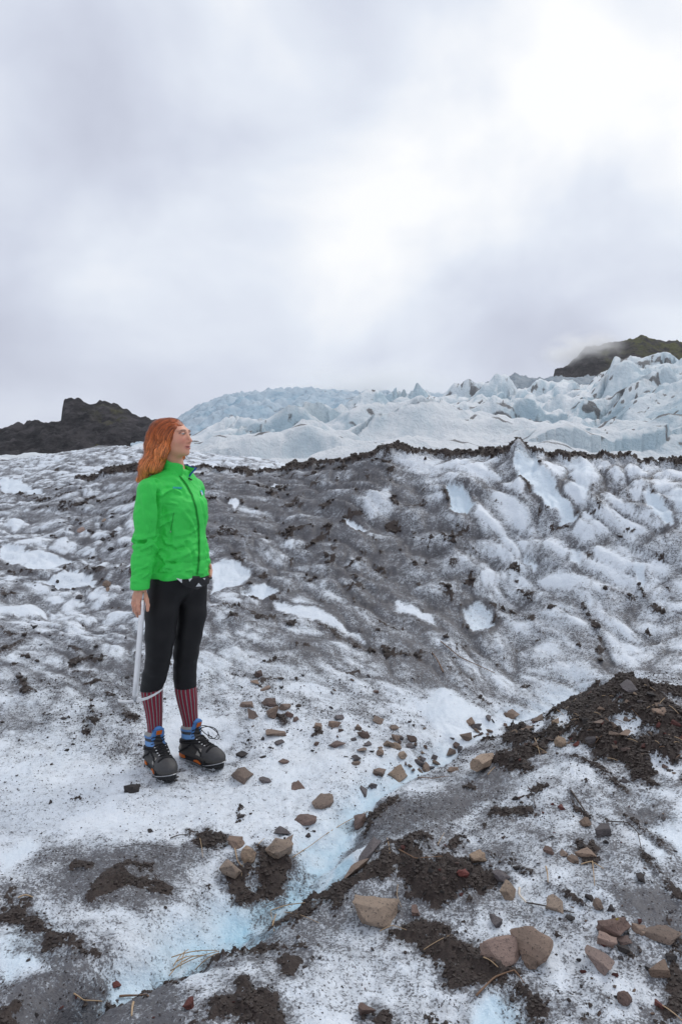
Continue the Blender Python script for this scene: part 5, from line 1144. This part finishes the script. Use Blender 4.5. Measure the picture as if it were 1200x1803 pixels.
ROCKS = '''428,1361,50,30,b,rock,flat topped brown stone on white ice right of the boots
470,1372,30,13,g,slab,small grey stone touching the brown stone right of the boots
522,1383,36,12,m,slab,thin red brown stone alone on white ice beyond the boots
486,1288,42,18,b,slab,leaf shaped brown slab below the stone cluster by the leggings
436,1237,26,20,b,slab,upper stone of the brown pair left in the cluster by the striped socks
444,1256,20,22,b,slab,lower stone of the brown pair left in the cluster by the striped socks
473,1235,32,14,m,slab,flat red brown stone at the top of the cluster right of the socks
481,1252,26,28,b,rock,blocky brown stone in the middle of the cluster right of the socks
501,1243,20,16,b,rock,brown stone at the upper right of the cluster beside the socks
510,1256,16,14,m,rock,red brown stone near the right end of the sock side cluster
520,1266,13,11,m,rock,smallest red brown stone ending the sock side cluster
492,1306,22,9,g,slab,thin grey chip just below the leaf shaped slab
427,1327,24,10,d,slab,dark flat stone between the boot toe and the sock side cluster
498,1340,22,9,m,slab,small purple brown chip beyond the flat topped brown stone
561,1276,28,17,b,slab,leftmost brown stone of the trio above the melt channel
586,1272,24,18,b,rock,middle brown stone of the trio above the melt channel
600,1262,22,12,g,slab,grey rear stone of the trio above the melt channel
557,1308,13,9,m,rock,small round red brown stone left of the dark red chip pile
592,1308,30,13,m,slab,layered red brown stone in the middle of the white ice
631,1280,18,11,b,rock,lone small brown stone up the ice from the channel
645,1309,22,9,g,slab,thin grey slab near the upper bend of the channel
664,1267,30,12,b,slab,long brown slab highest above the upper channel
692,1280,22,10,b,slab,small brown flat stone right of the long brown slab
696,1312,24,16,t,round,upper of two rounded tan stones in the upper channel
708,1328,22,15,t,round,lower of two rounded tan stones in the upper channel
668,1323,24,14,b,rock,brown wedge stone left of the two rounded tan stones
722,1313,20,9,g,slab,grey chip right of the two rounded tan stones
742,1334,20,14,g,rock,upright grey shard at the right of the upper channel
233,1386,38,18,d,rock,dark angular stone below the boots on white ice
568,1409,44,21,b,round,smooth brown stone at the left edge of the blue channel
538,1441,40,18,m,round,dark red brown stone standing in the blue channel
543,1470,14,8,d,slab,tiny dark chip above the tan stone cluster
492,1488,50,42,t,round,large rounded tan stone on the right of the cluster by the blue channel
437,1502,30,40,t,round,tall narrow tan stone in the middle of the cluster by the blue channel
417,1479,40,22,b,rock,flat brown stone at the back left of the cluster by the blue channel
405,1525,36,40,t,rock,angular tan stone at the left front of the cluster by the blue channel
493,1461,38,13,g,slab,thin grey slab behind the large rounded tan stone
509,1478,22,20,b,rock,brown stone half hidden behind the large rounded tan stone
660,1598,90,62,t,rock,largest tan boulder alone below the big mud clump
626,1527,58,24,b,slab,long striped brown slab lying on mud left of the big clump
646,1497,66,28,g,slab,purple grey slab beside the big mud clump
632,1444,36,26,m,rock,red brown stone on the muddy bank of the channel
700,1358,44,28,t,rock,larger tan stone of the pair on the right bank of the upper channel
668,1358,26,22,b,rock,smaller brown stone left of the larger tan bank stone
638,1390,26,13,g,rock,lower grey stone of the pair by the upper channel
656,1380,20,12,g,rock,upper grey stone of the pair by the upper channel
795,1354,26,12,b,rock,small brown stone left of the column shaped rock
752,1350,32,18,b,slab,flat brown stone midway between tan bank stone and column shaped rock
840,1508,38,28,t,rock,tan stone lying at the right edge of the big mud clump
895,1565,36,36,t,rock,pale tan wedge stone right of the big mud clump
881,1540,36,26,g,rock,dark grey lumpy stone above the pale tan wedge stone
815,1535,22,20,r,rock,red stone set in the big mud clump
977,1590,44,30,t,rock,tan stone right of the white curled stalk
942,1655,94,74,b,rock,biggest brown rock at the lower right
885,1668,74,62,p,rock,pinkish pointed rock left of the biggest brown rock
872,1618,32,22,g,rock,grey stone above the pinkish pointed rock
935,1687,42,22,b,round,brown stone wedged in front of the biggest brown rock
1052,1590,28,20,b,round,grey brown egg shaped stone right of the tan stone
1078,1627,58,38,m,rock,brown stone with yellow moss at the right
1066,1652,40,36,p,rock,pinkish faceted stone below the mossy stone
1058,1684,66,42,p,slab,flat tan slab below the pinkish faceted stone
1096,1670,22,18,d,rock,dark stone right of the flat tan slab
1098,1655,26,14,m,rock,red brown stone above the dark stone at right
1165,1700,56,42,b,slab,flat brown stone near the right edge low down
1182,1682,24,14,d,rock,dark stone behind the flat brown stone near the right edge
1162,1642,66,20,b,slab,long brown slab at the right edge
1125,1634,34,20,b,slab,brown stone left of the long brown slab at the right edge
1074,1598,16,14,d,rock,small dark purple stone right of the egg shaped stone
1034,1578,20,14,d,rock,dark stone above the egg shaped stone
1062,1456,44,30,g,slab,purple grey stone on white ice at the right
1030,1446,30,18,b,round,grey brown stone left of the purple grey stone
988,1420,14,11,r,rock,bright red pebble on ice left of the grey brown stone
1098,1756,26,28,m,round,dark red oval stone low on the right
1160,1768,20,16,r,rock,red stone in the lower right corner mud
645,1780,34,24,m,rock,red brown stone at the bottom middle
333,1767,24,22,r,rock,deep red lump on ice at the bottom left
205,1733,18,12,r,rock,dark red chip at the lower end of the blue channel
728,1602,28,16,m,slab,dark red flat stone right of the largest tan boulder
1032,1500,40,16,b,slab,brown slab under straw at the right
1010,1512,28,16,b,slab,lower brown stone under straw at the right
966,1497,22,16,m,rock,red brown stone left of the straw covered slab
990,1500,18,14,b,rock,small brown stone touching the straw covered slab
985,1304,30,20,t,round,rounded tan stone on the near face of the debris mound
1107,1208,34,13,g,slab,grey slab on top of the debris mound
945,1264,32,14,b,slab,flat brown stone at the left foot of the debris mound
928,1282,36,10,b,slab,thin brown slab in the saddle before the debris mound
977,1268,28,17,t,slab,square tan stone on the left flank of the debris mound
1052,1270,22,15,b,slab,brown chip in the middle of the debris mound
1040,1300,22,16,g,slab,grey stone below the brown chip on the debris mound
1100,1290,28,16,b,slab,tan brown stone right of the middle of the debris mound
1000,1245,26,12,t,slab,tan slab on the left crest of the debris mound
1160,1250,26,14,b,slab,brown stone on the right crest of the debris mound
1100,1375,20,12,g,rock,grey stone at the lower edge of the debris mound
1128,1545,26,18,d,rock,dark stone on grey streaked ice at the right edge
908,1524,20,12,d,slab,dark chip above the white curled stalk
1000,1612,22,10,d,slab,dark flat chip left of the mossy stone
143,932,20,9,p,round,pale round stone on the ice slope left of the jacket
158,934,12,9,d,rock,dark pebble next to the pale round stone on the left slope
188,1027,22,15,b,round,brown stone on the slope left of the green cuff
191,1037,13,8,b,rock,smaller brown stone below the one left of the cuff
140,1050,16,11,g,round,grey oval stone on the left slope below the clean ice
183,915,10,8,t,rock,small tan pebble high on the left slope
180,948,12,8,d,rock,dark pebble left of the green sleeve elbow
195,966,12,7,d,rock,dark flat pebble left of the green forearm
176,984,12,7,g,slab,grey chip left of the lower green sleeve
455,1186,16,16,m,rock,upper stone of the small trio above the sock side cluster
450,1200,20,10,b,slab,left stone of the small trio above the sock side cluster
466,1209,22,10,b,slab,right stone of the small trio above the sock side cluster
662,1217,12,11,m,rock,small red brown stone high on the dirty slope
264,1462,14,6,d,slab,tiny dark chip on white ice left of the tan stone cluster
88,1412,12,8,d,slab,tiny dark sliver on white ice far left of the boots
425,1436,14,7,d,slab,tiny dark stone on white ice above the tan stone cluster
830,1268,26,10,b,slab,first flat brown shard up the channel behind the column shaped rock
860,1262,22,9,g,slab,grey shard beside the first flat shard behind the column shaped rock
900,1255,30,12,b,slab,broad brown shard at the head of the melt channel'''
for i, ln_ in enumerate(ROCKS.split('\n')):
    u, v, w, h, c, kind, label = ln_.split(',', 6); u, v, w, h = map(float, (u, v, w, h))
    D = at(u, v+h*.30)[1]; sx = w*D/FPX; sz = h*D/FPX*(.80 if kind in ('rock', 'round') else .52); sy = sx*(.72 if kind != 'slab' else .66)
    if h > w: sy = sx*.85; sz = h*D/FPX*.88
    r = random.Random(i); me = rock_mesh(1000+i*7, sx, sy, sz, kind)
    rot = Euler((r.uniform(-.12, .12), r.uniform(-.14, .14), r.uniform(-.45, .45))).to_quaternion()
    o = place('stone', me, u, v+h*.30, rot, label, None, 'stone', SM[c], sz*.22)
# the column shaped rock
def column_rock():
    bm = bmesh.new(); r = np.random.RandomState(3); D = at(850, 1352)[1]; L = 76*D/FPX; n = 7; rings = 6; R = []
    for j in range(rings):
        s = j/(rings-1); rad = (.024+.003*math.sin(3*s))*(1.0 if j else .86)*D/3.2*1.12
        R.append([bm.verts.new(((s-.5)*L+.004*r.normal()*(1 if j < rings-1 else .5)+(.006*math.cos(2*math.pi*k/n) if j == rings-1 else 0), rad*math.cos(2*math.pi*k/n)*1.15+.0018*r.normal(), rad*math.sin(2*math.pi*k/n)*.95+.0018*r.normal())) for k in range(n)])
    for j in range(rings-1):
        for k in range(n): bm.faces.new((R[j][k], R[j][(k+1) % n], R[j+1][(k+1) % n], R[j+1][k]))
    bm.faces.new(R[0][::-1]); bm.faces.new(R[-1]); bmesh.ops.triangulate(bm, faces=bm.faces); bmesh.ops.subdivide_edges(bm, edges=bm.edges, cuts=2, use_grid_fill=True)
    for v in bm.verts: v.co *= 1+.10*float(perlin3(np.array(v.co.x*30), np.array(v.co.y*30), np.array(v.co.z*30), 9))*.5
    bmesh.ops.recalc_face_normals(bm, faces=bm.faces)
    me = bpy.data.meshes.new('stone'); bm.to_mesh(me); bm.free(); me.polygons.foreach_set('use_smooth', np.full(len(me.polygons), True)); me.set_sharp_from_angle(angle=math.radians(30)); return me
place('stone', column_rock(), 850, 1352, Euler((0, math.radians(-13), math.radians(-6))).to_quaternion(), 'long tan column shaped rock with a broken end beside the debris mound', None, 'stone', SM['t'], .030)
# moss on the mossy stone is a small cushion of its own
p = at(1096, 1640); mm_o = bpy.data.objects.new('moss_cushion', rock_mesh(77, .030, .022, .018, 'round')); COL.objects.link(mm_o)
m_moss, t_, b_ = new_mat('yellow_moss'); q = NB(t_); q.put(b_.inputs['Base Color'], q.mix(q.noise(q.obj(), 200, 3), (.10, .075, .012), (.24, .18, .03))); b_.inputs['Roughness'].default_value = .95
mm_o.data.materials.append(m_moss); mm_o.location = (p[0]-.012, p[1], p[2]+.030); tag(mm_o, 'small yellow moss cushion on the brown stone at the right', 'moss')

# small stone chips: a few shared shapes, scattered where the photo shows them
CH = [rock_mesh(3000+k, 1, .8, .38 if k % 2 else .62, 'chip', 0) for k in range(14)]
chm = {}
LMK = [(660,1598,'largest tan boulder'),(942,1655,'biggest brown rock'),(885,1668,'pinkish pointed rock'),(1078,1627,'mossy brown stone'),(1062,1456,'purple grey stone'),(850,1337,'column shaped rock'),(1107,1208,'grey slab topping the debris mound'),
 (985,1304,'rounded tan stone on the mound'),(1160,1250,'brown stone on the mound crest'),(1100,1290,'tan brown mound stone'),(770,1530,'big mud clump'),(492,1488,'large rounded tan stone'),(486,1288,'leaf shaped brown slab'),(345,1345,'right hand boot in the photo'),(428,1361,'flat topped brown stone'),
 (700,1358,'larger tan bank stone'),(696,1312,'two rounded tan channel stones'),(592,1308,'layered red brown stone'),(664,1267,'long brown slab above the channel'),(928,1282,'thin brown slab in the saddle'),(1165,1700,'flat brown right edge stone'),(1098,1756,'dark red oval stone'),(977,1590,'tan stone by the curled stalk'),
 (914,1575,'white curled stalk'),(1032,1500,'straw covered slab'),(645,1780,'red brown bottom stone'),(333,1767,'deep red lump'),(345,1690,'straw bundle'),(240,1228,'ice axe head'),(143,932,'pale round slope stone'),(188,1027,'brown stone left of the cuff'),(140,1050,'grey oval slope stone'),(455,1186,'small stone trio'),(561,1276,'brown stone trio'),(1004,1394,'thick dark root'),(1128,1545,'dark right edge stone'),(130,1760,'curved bottom left straw'),(60,1640,'left mud patch'),(1058,1684,'flat tan slab')]
OCT = ['right of', 'lower right of', 'below', 'lower left of', 'left of', 'upper left of', 'above', 'upper right of']; CHIPS = []
def label_chips():
    cls = {}
    for o, u, v, c, noun in CHIPS:
        lu, lv, nm = min(LMK, key=lambda k: (k[0]-u)**2+((k[1]-v)*1.3)**2); a = int(round(math.atan2(v-lv, u-lu)/(math.pi/4))) % 8
        cls.setdefault((CN[c], noun, OCT[a], nm), []).append((math.hypot(u-lu, v-lv), o))
    for (c, noun, dr, nm), L in cls.items():
        L.sort(key=lambda t: t[0])
        for i, (_, o) in enumerate(L):
            rk = '' if len(L) == 1 else ('nearest ' if i == 0 else ('second ', 'third ', 'fourth ', 'fifth ', 'sixth ', 'seventh ', 'eighth ', 'ninth ', 'tenth ', 'eleventh ', 'twelfth ', 'thirteenth ', 'fourteenth ')[min(i-1, 12)]+'nearest ')
            o['label'] = f'{rk}small {c} {noun} {dr} the {nm}'
def chip(u, v, w, c, label, group, r):
    k = r.randrange(len(CH)); key = (k, c)
    if key not in chm: chm[key] = CH[k].copy(); chm[key].materials.append(SM[c])
    D = at(u, v)[1]; s = w*D/FPX
    o = place('stone_chip', chm[key], u, v, Euler((r.uniform(-.3, .3), r.uniform(-.3, .3), r.uniform(0, 6.28))).to_quaternion(), label, group, 'stone', SM[c], s*.10)
    o.scale = (s, s*r.uniform(.7, 1), s*r.uniform(.55, 1.0)); CHIPS.append((o, u, v, c, 'shard' if 'shard' in label else 'chip' if 'chip' in label else 'lump' if 'lump' in label else 'pebble'))
def inpoly(u, v, P):
    c = False
    for i in range(len(P)):
        a, b = P[i], P[i-1]
        if (a[1] > v) != (b[1] > v) and u < (b[0]-a[0])*(v-a[1])/(b[1]-a[1])+a[0]: c = not c
    return c
ZON = [('905,1290 960,1262 1060,1208 1130,1202 1200,1250 1200,1380 1130,1360 1060,1338 985,1310 930,1350 895,1355', 62, 7, 20, 'bbgdmrt', 'small stone chip in the mud of the debris mound', 'stone chips on the debris mound'),
 ('610,1300 680,1290 760,1310 830,1270 900,1245 920,1262 850,1300 790,1345 720,1372 650,1372 620,1345', 50, 9, 26, 'bgbgtbm', 'small flat shard in the stony row along the upper melt channel', 'flat shards along the upper melt channel'),
 ('690,1485 740,1468 800,1485 850,1545 850,1570 800,1585 720,1572', 26, 6, 16, 'ddmr', 'small lump of stone in the big mud clump right of the channel', 'stone lumps in the big mud clump'),
 ('860,1370 1000,1360 1190,1420 1190,1790 1000,1790 980,1600 880,1480', 85, 5, 13, 'dddmgrb', 'small loose pebble on speckled ice at the lower right', 'loose pebbles at the lower right'),
 ('420,1180 700,1180 760,1300 620,1350 420,1330', 32, 5, 12, 'dgdbm', 'small pebble on white ice between the boots and the dirty slope', 'pebbles between boots and slope'),
 ('20,1090 235,1090 245,1330 20,1320', 22, 5, 11, 'dd', 'small dark pebble on speckled ice left of the leggings', 'dark pebbles left of the leggings'),
 ('0,1720 300,1745 480,1690 620,1640 700,1650 640,1795 0,1795', 24, 5, 12, 'ddrg', 'small pebble on muddy ice along the bottom edge', 'pebbles along the bottom edge'),
 ('60,890 230,870 230,1040 60,1040', 16, 5, 10, 'ddg', 'small dark pebble on the upper left ice slope', 'dark pebbles on the upper left slope')]
r = random.Random(21)
for s, n_, w0, w1, cs, lab, grp in ZON:
    P = P_(s); us = [p[0] for p in P]; vs = [p[1] for p in P]; k = 0
    while k < n_:
        u, v = r.uniform(min(us), max(us)), r.uniform(min(vs), max(vs))
        if not inpoly(u, v, P): continue
        chip(u, v, w0+(w1-w0)*r.random()**1.8, r.choice(cs), lab, grp, r); k += 1

label_chips()
# ------------------------------------------------------------------ straw, stalks and roots
def stalk_mat(name, a, b):
    m, t_, b_ = new_mat(name); q = NB(t_); q.put(b_.inputs['Base Color'], q.mix(q.noise(q.obj(), 60, 3), a, b)); b_.inputs['Roughness'].default_value = .6; return m
m_straw = stalk_mat('dry_straw', (.30, .19, .10), (.52, .38, .24)); m_stem = stalk_mat('brown_stem', (.13, .07, .04), (.24, .14, .08)); m_root = stalk_mat('dark_root', (.025, .017, .013), (.06, .04, .03))
def stalk(name, pts, rad, mat, label, group=None, lift=.004, arch=0.0):
    Q = []; P = [at(u, v) for u, v in pts]
    P = [np.array(p) for p in P]; s = np.linspace(0, len(P)-1, max(6, 4*len(P)))
    for i, t in enumerate(s):
        k = min(int(t), len(P)-2); f = t-k; a = P[k]*(1-f)+P[k+1]*f; a[2] = max(a[2]+lift+arch*math.sin(math.pi*i/(len(s)-1)), hgt(a[0], a[1])+rad*.6 if mat is not m_straw else a[2]); Q.append(a)
    o = np.array(Q[0]); m = len(Q)
    V, F = tube([p-o for p in Q], [rad*(1-.45*i/m) for i in range(m)], 5)
    return tag(mesh_obj(name, V, F, mat, None, True, None, tuple(o)), label, 'straw' if mat is m_straw else 'stem' if mat is m_stem else 'root', group)
SB = 'dry straw stalk in the bundle on the mud bank below the blue channel'; GBd = 'straw bundle on the mud bank'
for a, b, lab in (((300,1716),(386,1681),'longest straw stalk spanning the whole bundle on the mud bank'),((302,1692),(382,1680),'topmost long straw stalk of the bundle on the mud bank'),((305,1708),(332,1678),'short steep straw at the left end of the mud bank bundle'),((318,1702),(362,1688),'short slanting straw in the middle of the mud bank bundle'),
  ((344,1714),(386,1684),'straw stalk at the lower right of the mud bank bundle'),((298,1725),(330,1696),'lowest straw stalk at the left of the mud bank bundle'),((310,1700),(350,1690),'nearly level short straw inside the mud bank bundle'),((325,1684),(318,1712),'straw crossing the mud bank bundle almost upright')):
    stalk('straw_stalk', [a, b], .0019, m_straw, lab, GBd, .012, .008)
S1 = [('478,1605 505,1598 537,1592', .0030, 's', 'reddish straw stalk lying across the dark edge of the channel'), ('482,1642 479,1624 476,1604', .0018, 's', 'thin straw stalk hanging down the dark edge of the channel'),
 ('480,1632 483,1622 486,1612', .0036, 's', 'short thick straw piece on the dark edge of the channel'), ('500,1608 530,1616 562,1628', .0015, 's', 'thin pale straw running right from the dark channel edge'),
 ('515,1512 545,1494 575,1470', .0022, 's', 'lower straw stalk reaching up from the rounded tan stone'), ('575,1470 610,1450 648,1430', .0024, 's', 'upper straw stalk leading to the red brown stone on the bank'),
 ('412,1490 418,1520 438,1543', .0034, 's', 'pale bent straw in front of the angular tan stone'), ('432,1492 430,1515 425,1545', .0020, 's', 'thin straw between the tall and angular tan stones'), ('452,1492 460,1485 466,1478', .0022, 's', 'short straw between tall and rounded tan stones'),
 ('352,1478 355,1495 357,1512', .0018, 's', 'short straw on grey ice left of the tan stone cluster'), ('130,1752 148,1767 180,1766', .0030, 's', 'curved straw stalk on muddy ice at the bottom left'), ('235,1768 233,1780 232,1792', .0050, 's', 'short broad pale stalk at the bottom left'),
 ('210,1757 235,1758 262,1757', .0040, 'm', 'dark brown stem piece beside the short broad pale stalk'), ('32,1583 45,1580 58,1582', .0040, 's', 'short straw on the left mud patch'), ('300,1478 315,1474 330,1472', .0030, 'r', 'dark twig on the ice left of the tan stone cluster'),
 ('702,1498 730,1516 778,1510', .0028, 'm', 'curved brown stem lying on the big mud clump'), ('770,1490 776,1480 782,1468', .0018, 's', 'short straw on top of the big mud clump'), ('681,1478 684,1492 686,1505', .0022, 's', 'straw at the left end of the big mud clump'),
 ('914,1566 913,1580 926,1592', .0050, 'w', 'white curled stalk beside the pale tan wedge stone'), ('926,1592 960,1600 1010,1610', .0030, 'r', 'long dark root running right from the white curled stalk'), ('960,1528 963,1542 964,1556', .0036, 's', 'short pale straw on ice above the white curled stalk'),
 ('1042,1518 1044,1540 1046,1562', .0026, 's', 'straw hanging down from the brown slab at the right'), ('1022,1524 1040,1521 1062,1532', .0030, 's', 'straw lying across the brown slab at the right'), ('838,1756 870,1726 904,1711', .0036, 'm', 'long brown stem by the pale blue ice at the bottom right'),
 ('904,1711 912,1722 922,1734', .0024, 'm', 'short brown stem at the upper end of the long brown stem'), ('850,1688 862,1696 876,1706', .0026, 's', 'pale straw on mud left of the pinkish rock'), ('1162,1772 1180,1786 1202,1802', .0026, 's', 'straw in the lower right corner'),
 ('735,1370 760,1374 790,1368', .0024, 'm', 'thin brown stem on ice left of the column shaped rock'), ('1068,1448 1105,1452 1122,1470 1130,1506', .0026, 'r', 'dark bent root trailing right of the purple grey stone'), ('942,1424 938,1408 948,1388', .0022, 'r', 'curled dark root on ice below the debris mound'),
 ('1004,1394 1018,1416 1036,1442', .0050, 'r', 'thick dark root above the bright red pebble'), ('858,1366 864,1360 871,1352', .0026, 's', 'short straw below the column shaped rock'), ('940,1300 945,1315 950,1331', .0026, 's', 'white straw sticking in the mud right of the column shaped rock'),
 ('668,1642 690,1634 715,1640', .0020, 's', 'thin straw below the largest tan boulder'), ('745,1675 770,1662 790,1650', .0018, 's', 'thin pale straw on the lower mud band'), ('780,1185 770,1165 760,1150', .0050, 'm', 'brown stem on the grey hollow of the ice wall'), ('775,1130 810,1160 870,1186', .0040, 'm', 'long faint stem down the grey hollow of the ice wall'), ('700,1560 698,1580 706,1600', .0016, 's', 'thin looping straw below the big mud clump'),
 ('960,1690 948,1665 960,1640', .0030, 'r', 'dark root curled over the biggest brown rock'), ('200,1495 250,1490 300,1494', .0012, 'r', 'thin dark fibre on the grey ice at left')]
m_pale = stalk_mat('bleached_stalk', (.55, .48, .40), (.72, .66, .58))
for s, rad, c, lab in S1: stalk('straw_stalk' if c in 'sw' else 'plant_stem' if c == 'm' else 'root', P_(s), rad*(.78 if c == 's' else .9), {'s': m_straw, 'm': m_stem, 'r': m_root, 'w': m_pale}[c], lab, None, .005, .004)
CHIPS2 = []
for k in range(30):
    while True:
        u, v = r.uniform(900, 1195), r.uniform(1205, 1370)
        if inpoly(u, v, P_(ZON[0][0])): break
    a = r.uniform(-.9, .9); l = r.uniform(8, 24); o_ = stalk('straw_stalk', [(u, v), (u+l*math.cos(a), v+l*math.sin(a))], .0017, m_straw if k % 3 else m_stem, 'short dry stalk mixed into the debris mound', 'stalks on the debris mound', .008, .003); CHIPS2.append((o_, u, v, 't' if k % 3 else 'b', 'dry stalk'))

CHIPS = CHIPS2; label_chips()
# ------------------------------------------------------------------ loose mud clods and grit (uncountable)
ico = bmesh.new(); bmesh.ops.create_icosphere(ico, subdivisions=1, radius=1.0); IV = np.array([v.co for v in ico.verts]); IF = np.array([[v.index for v in f.verts] for f in ico.faces]); ico.free()
OV = np.array([(1,0,0),(-1,0,0),(0,1,0),(0,-1,0),(0,0,1),(0,0,-1)], float); OF = np.array([(0,2,4),(2,1,4),(1,3,4),(3,0,4),(2,0,5),(1,2,5),(3,1,5),(0,3,5)])
rg = np.random.RandomState(9)
def scatter(name, label, wgt, n, r0, r1, BV, BF, mat, sink, flat=.75, pw=2.2):
    area = (np.gradient(D2, axis=0)*np.gradient(X2, axis=1)); w = (wgt*area*(np.abs(T2) < .52)).ravel(); w = np.maximum(w, 0); w /= w.sum()
    c = rg.choice(w.size, n, p=w); i, j = np.unravel_index(c, X2.shape)
    fi = np.clip(i+rg.rand(n)-.5, 0, NR-1.01); fj = np.clip(j+rg.rand(n)-.5, 0, NC-1.01); i0 = fi.astype(int); j0 = fj.astype(int); a = fi-i0; b = fj-j0
    lerp = lambda A: A[i0, j0]*(1-a)*(1-b)+A[i0+1, j0]*a*(1-b)+A[i0, j0+1]*(1-a)*b+A[i0+1, j0+1]*a*b
    P = np.stack([lerp(X2), lerp(D2), lerp(Z)], 1); R = r0+(r1-r0)*rg.rand(n)**pw; R = R*np.clip(P[:, 1]/3.0, .8, 1.8)
    S = R[:, None]*(.65+.6*rg.rand(n, 3)); S[:, 2] *= flat; an = rg.rand(n)*6.28; k = len(BV)
    B = BV[None]*(1+.28*rg.normal(size=(n, k, 1))).clip(.6, 1.5)*S[:, None]
    x = B[..., 0]*np.cos(an)[:, None]-B[..., 1]*np.sin(an)[:, None]; y = B[..., 0]*np.sin(an)[:, None]+B[..., 1]*np.cos(an)[:, None]
    V = np.stack([x+P[:, :1], y+P[:, 1:2], B[..., 2]+P[:, 2:3]+(R*sink)[:, None]], -1).reshape(-1, 3)
    F = (BF[None]+(np.arange(n)*k)[:, None, None]).reshape(-1, 3)
    return tag(mesh_obj(name, V, F, mat, None, False), label, 'debris' if 'mud' in name else 'grit', None, 'stuff')
m_mud, t_, b_ = new_mat('wet_mud'); q = NB(t_); pos = q.pos()
q.put(b_.inputs['Base Color'], q.mix(q.noise(pos, 14, 5, .65), (.012, .010, .009), (.062, .043, .036))); b_.inputs['Roughness'].default_value = .7; q.put(b_.inputs['Normal'], q.bump(q.noise(pos, 160, 4), .5, .004))
m_grit, t_, b_ = new_mat('black_grit'); q = NB(t_); pos = q.pos()
q.put(b_.inputs['Base Color'], q.mix(q.noise(pos, 40, 3, .7), (.016, .014, .015), (.075, .055, .048))); b_.inputs['Roughness'].default_value = .8
nearw = np.where(D2 < 4.3, 1.0, 0.0)
from_mud = np.clip(mud-.2, 0, 1)
halo = mud.copy()
for k_ in range(14):
    halo[1:-1, 1:-1] = (halo[:-2, 1:-1]+halo[2:, 1:-1]+halo[1:-1, :-2]+halo[1:-1, 2:])*.25
scatter('mud_clods', 'dark wet mud clods lying on the ice in the foreground', (from_mud+.25*np.clip(halo, 0, .5))*nearw*np.clip(.5+1.2*cfbm('q', 9.0, 3, 163), .05, 2), 22000, .0014, .0095, IV, IF, m_mud, .15, .7, 3.2)
scatter('mud_clods_crest', 'dark mud crumbs along the crest and streaks of the ice wall', np.clip(mud-.35, 0, 1)*np.where((D2 > 4.3) & (D2 < 10.5), 1.0, 0.0), 7500, .003, .014, IV, IF, m_mud, .2, .8, 2.6)
scatter('black_grit', 'black grit sprinkled over the speckled ice in the foreground', np.clip(dirt-.10, 0, .6)*(1-mud)*np.clip(cfbm('q', 3.0, 3, 161)+.35, 0, 1)*np.where(D2 < 4.6, 1.0, 0.0), 22000, .0008, .0045, OV, OF, m_grit, .2, .8, 3.2)
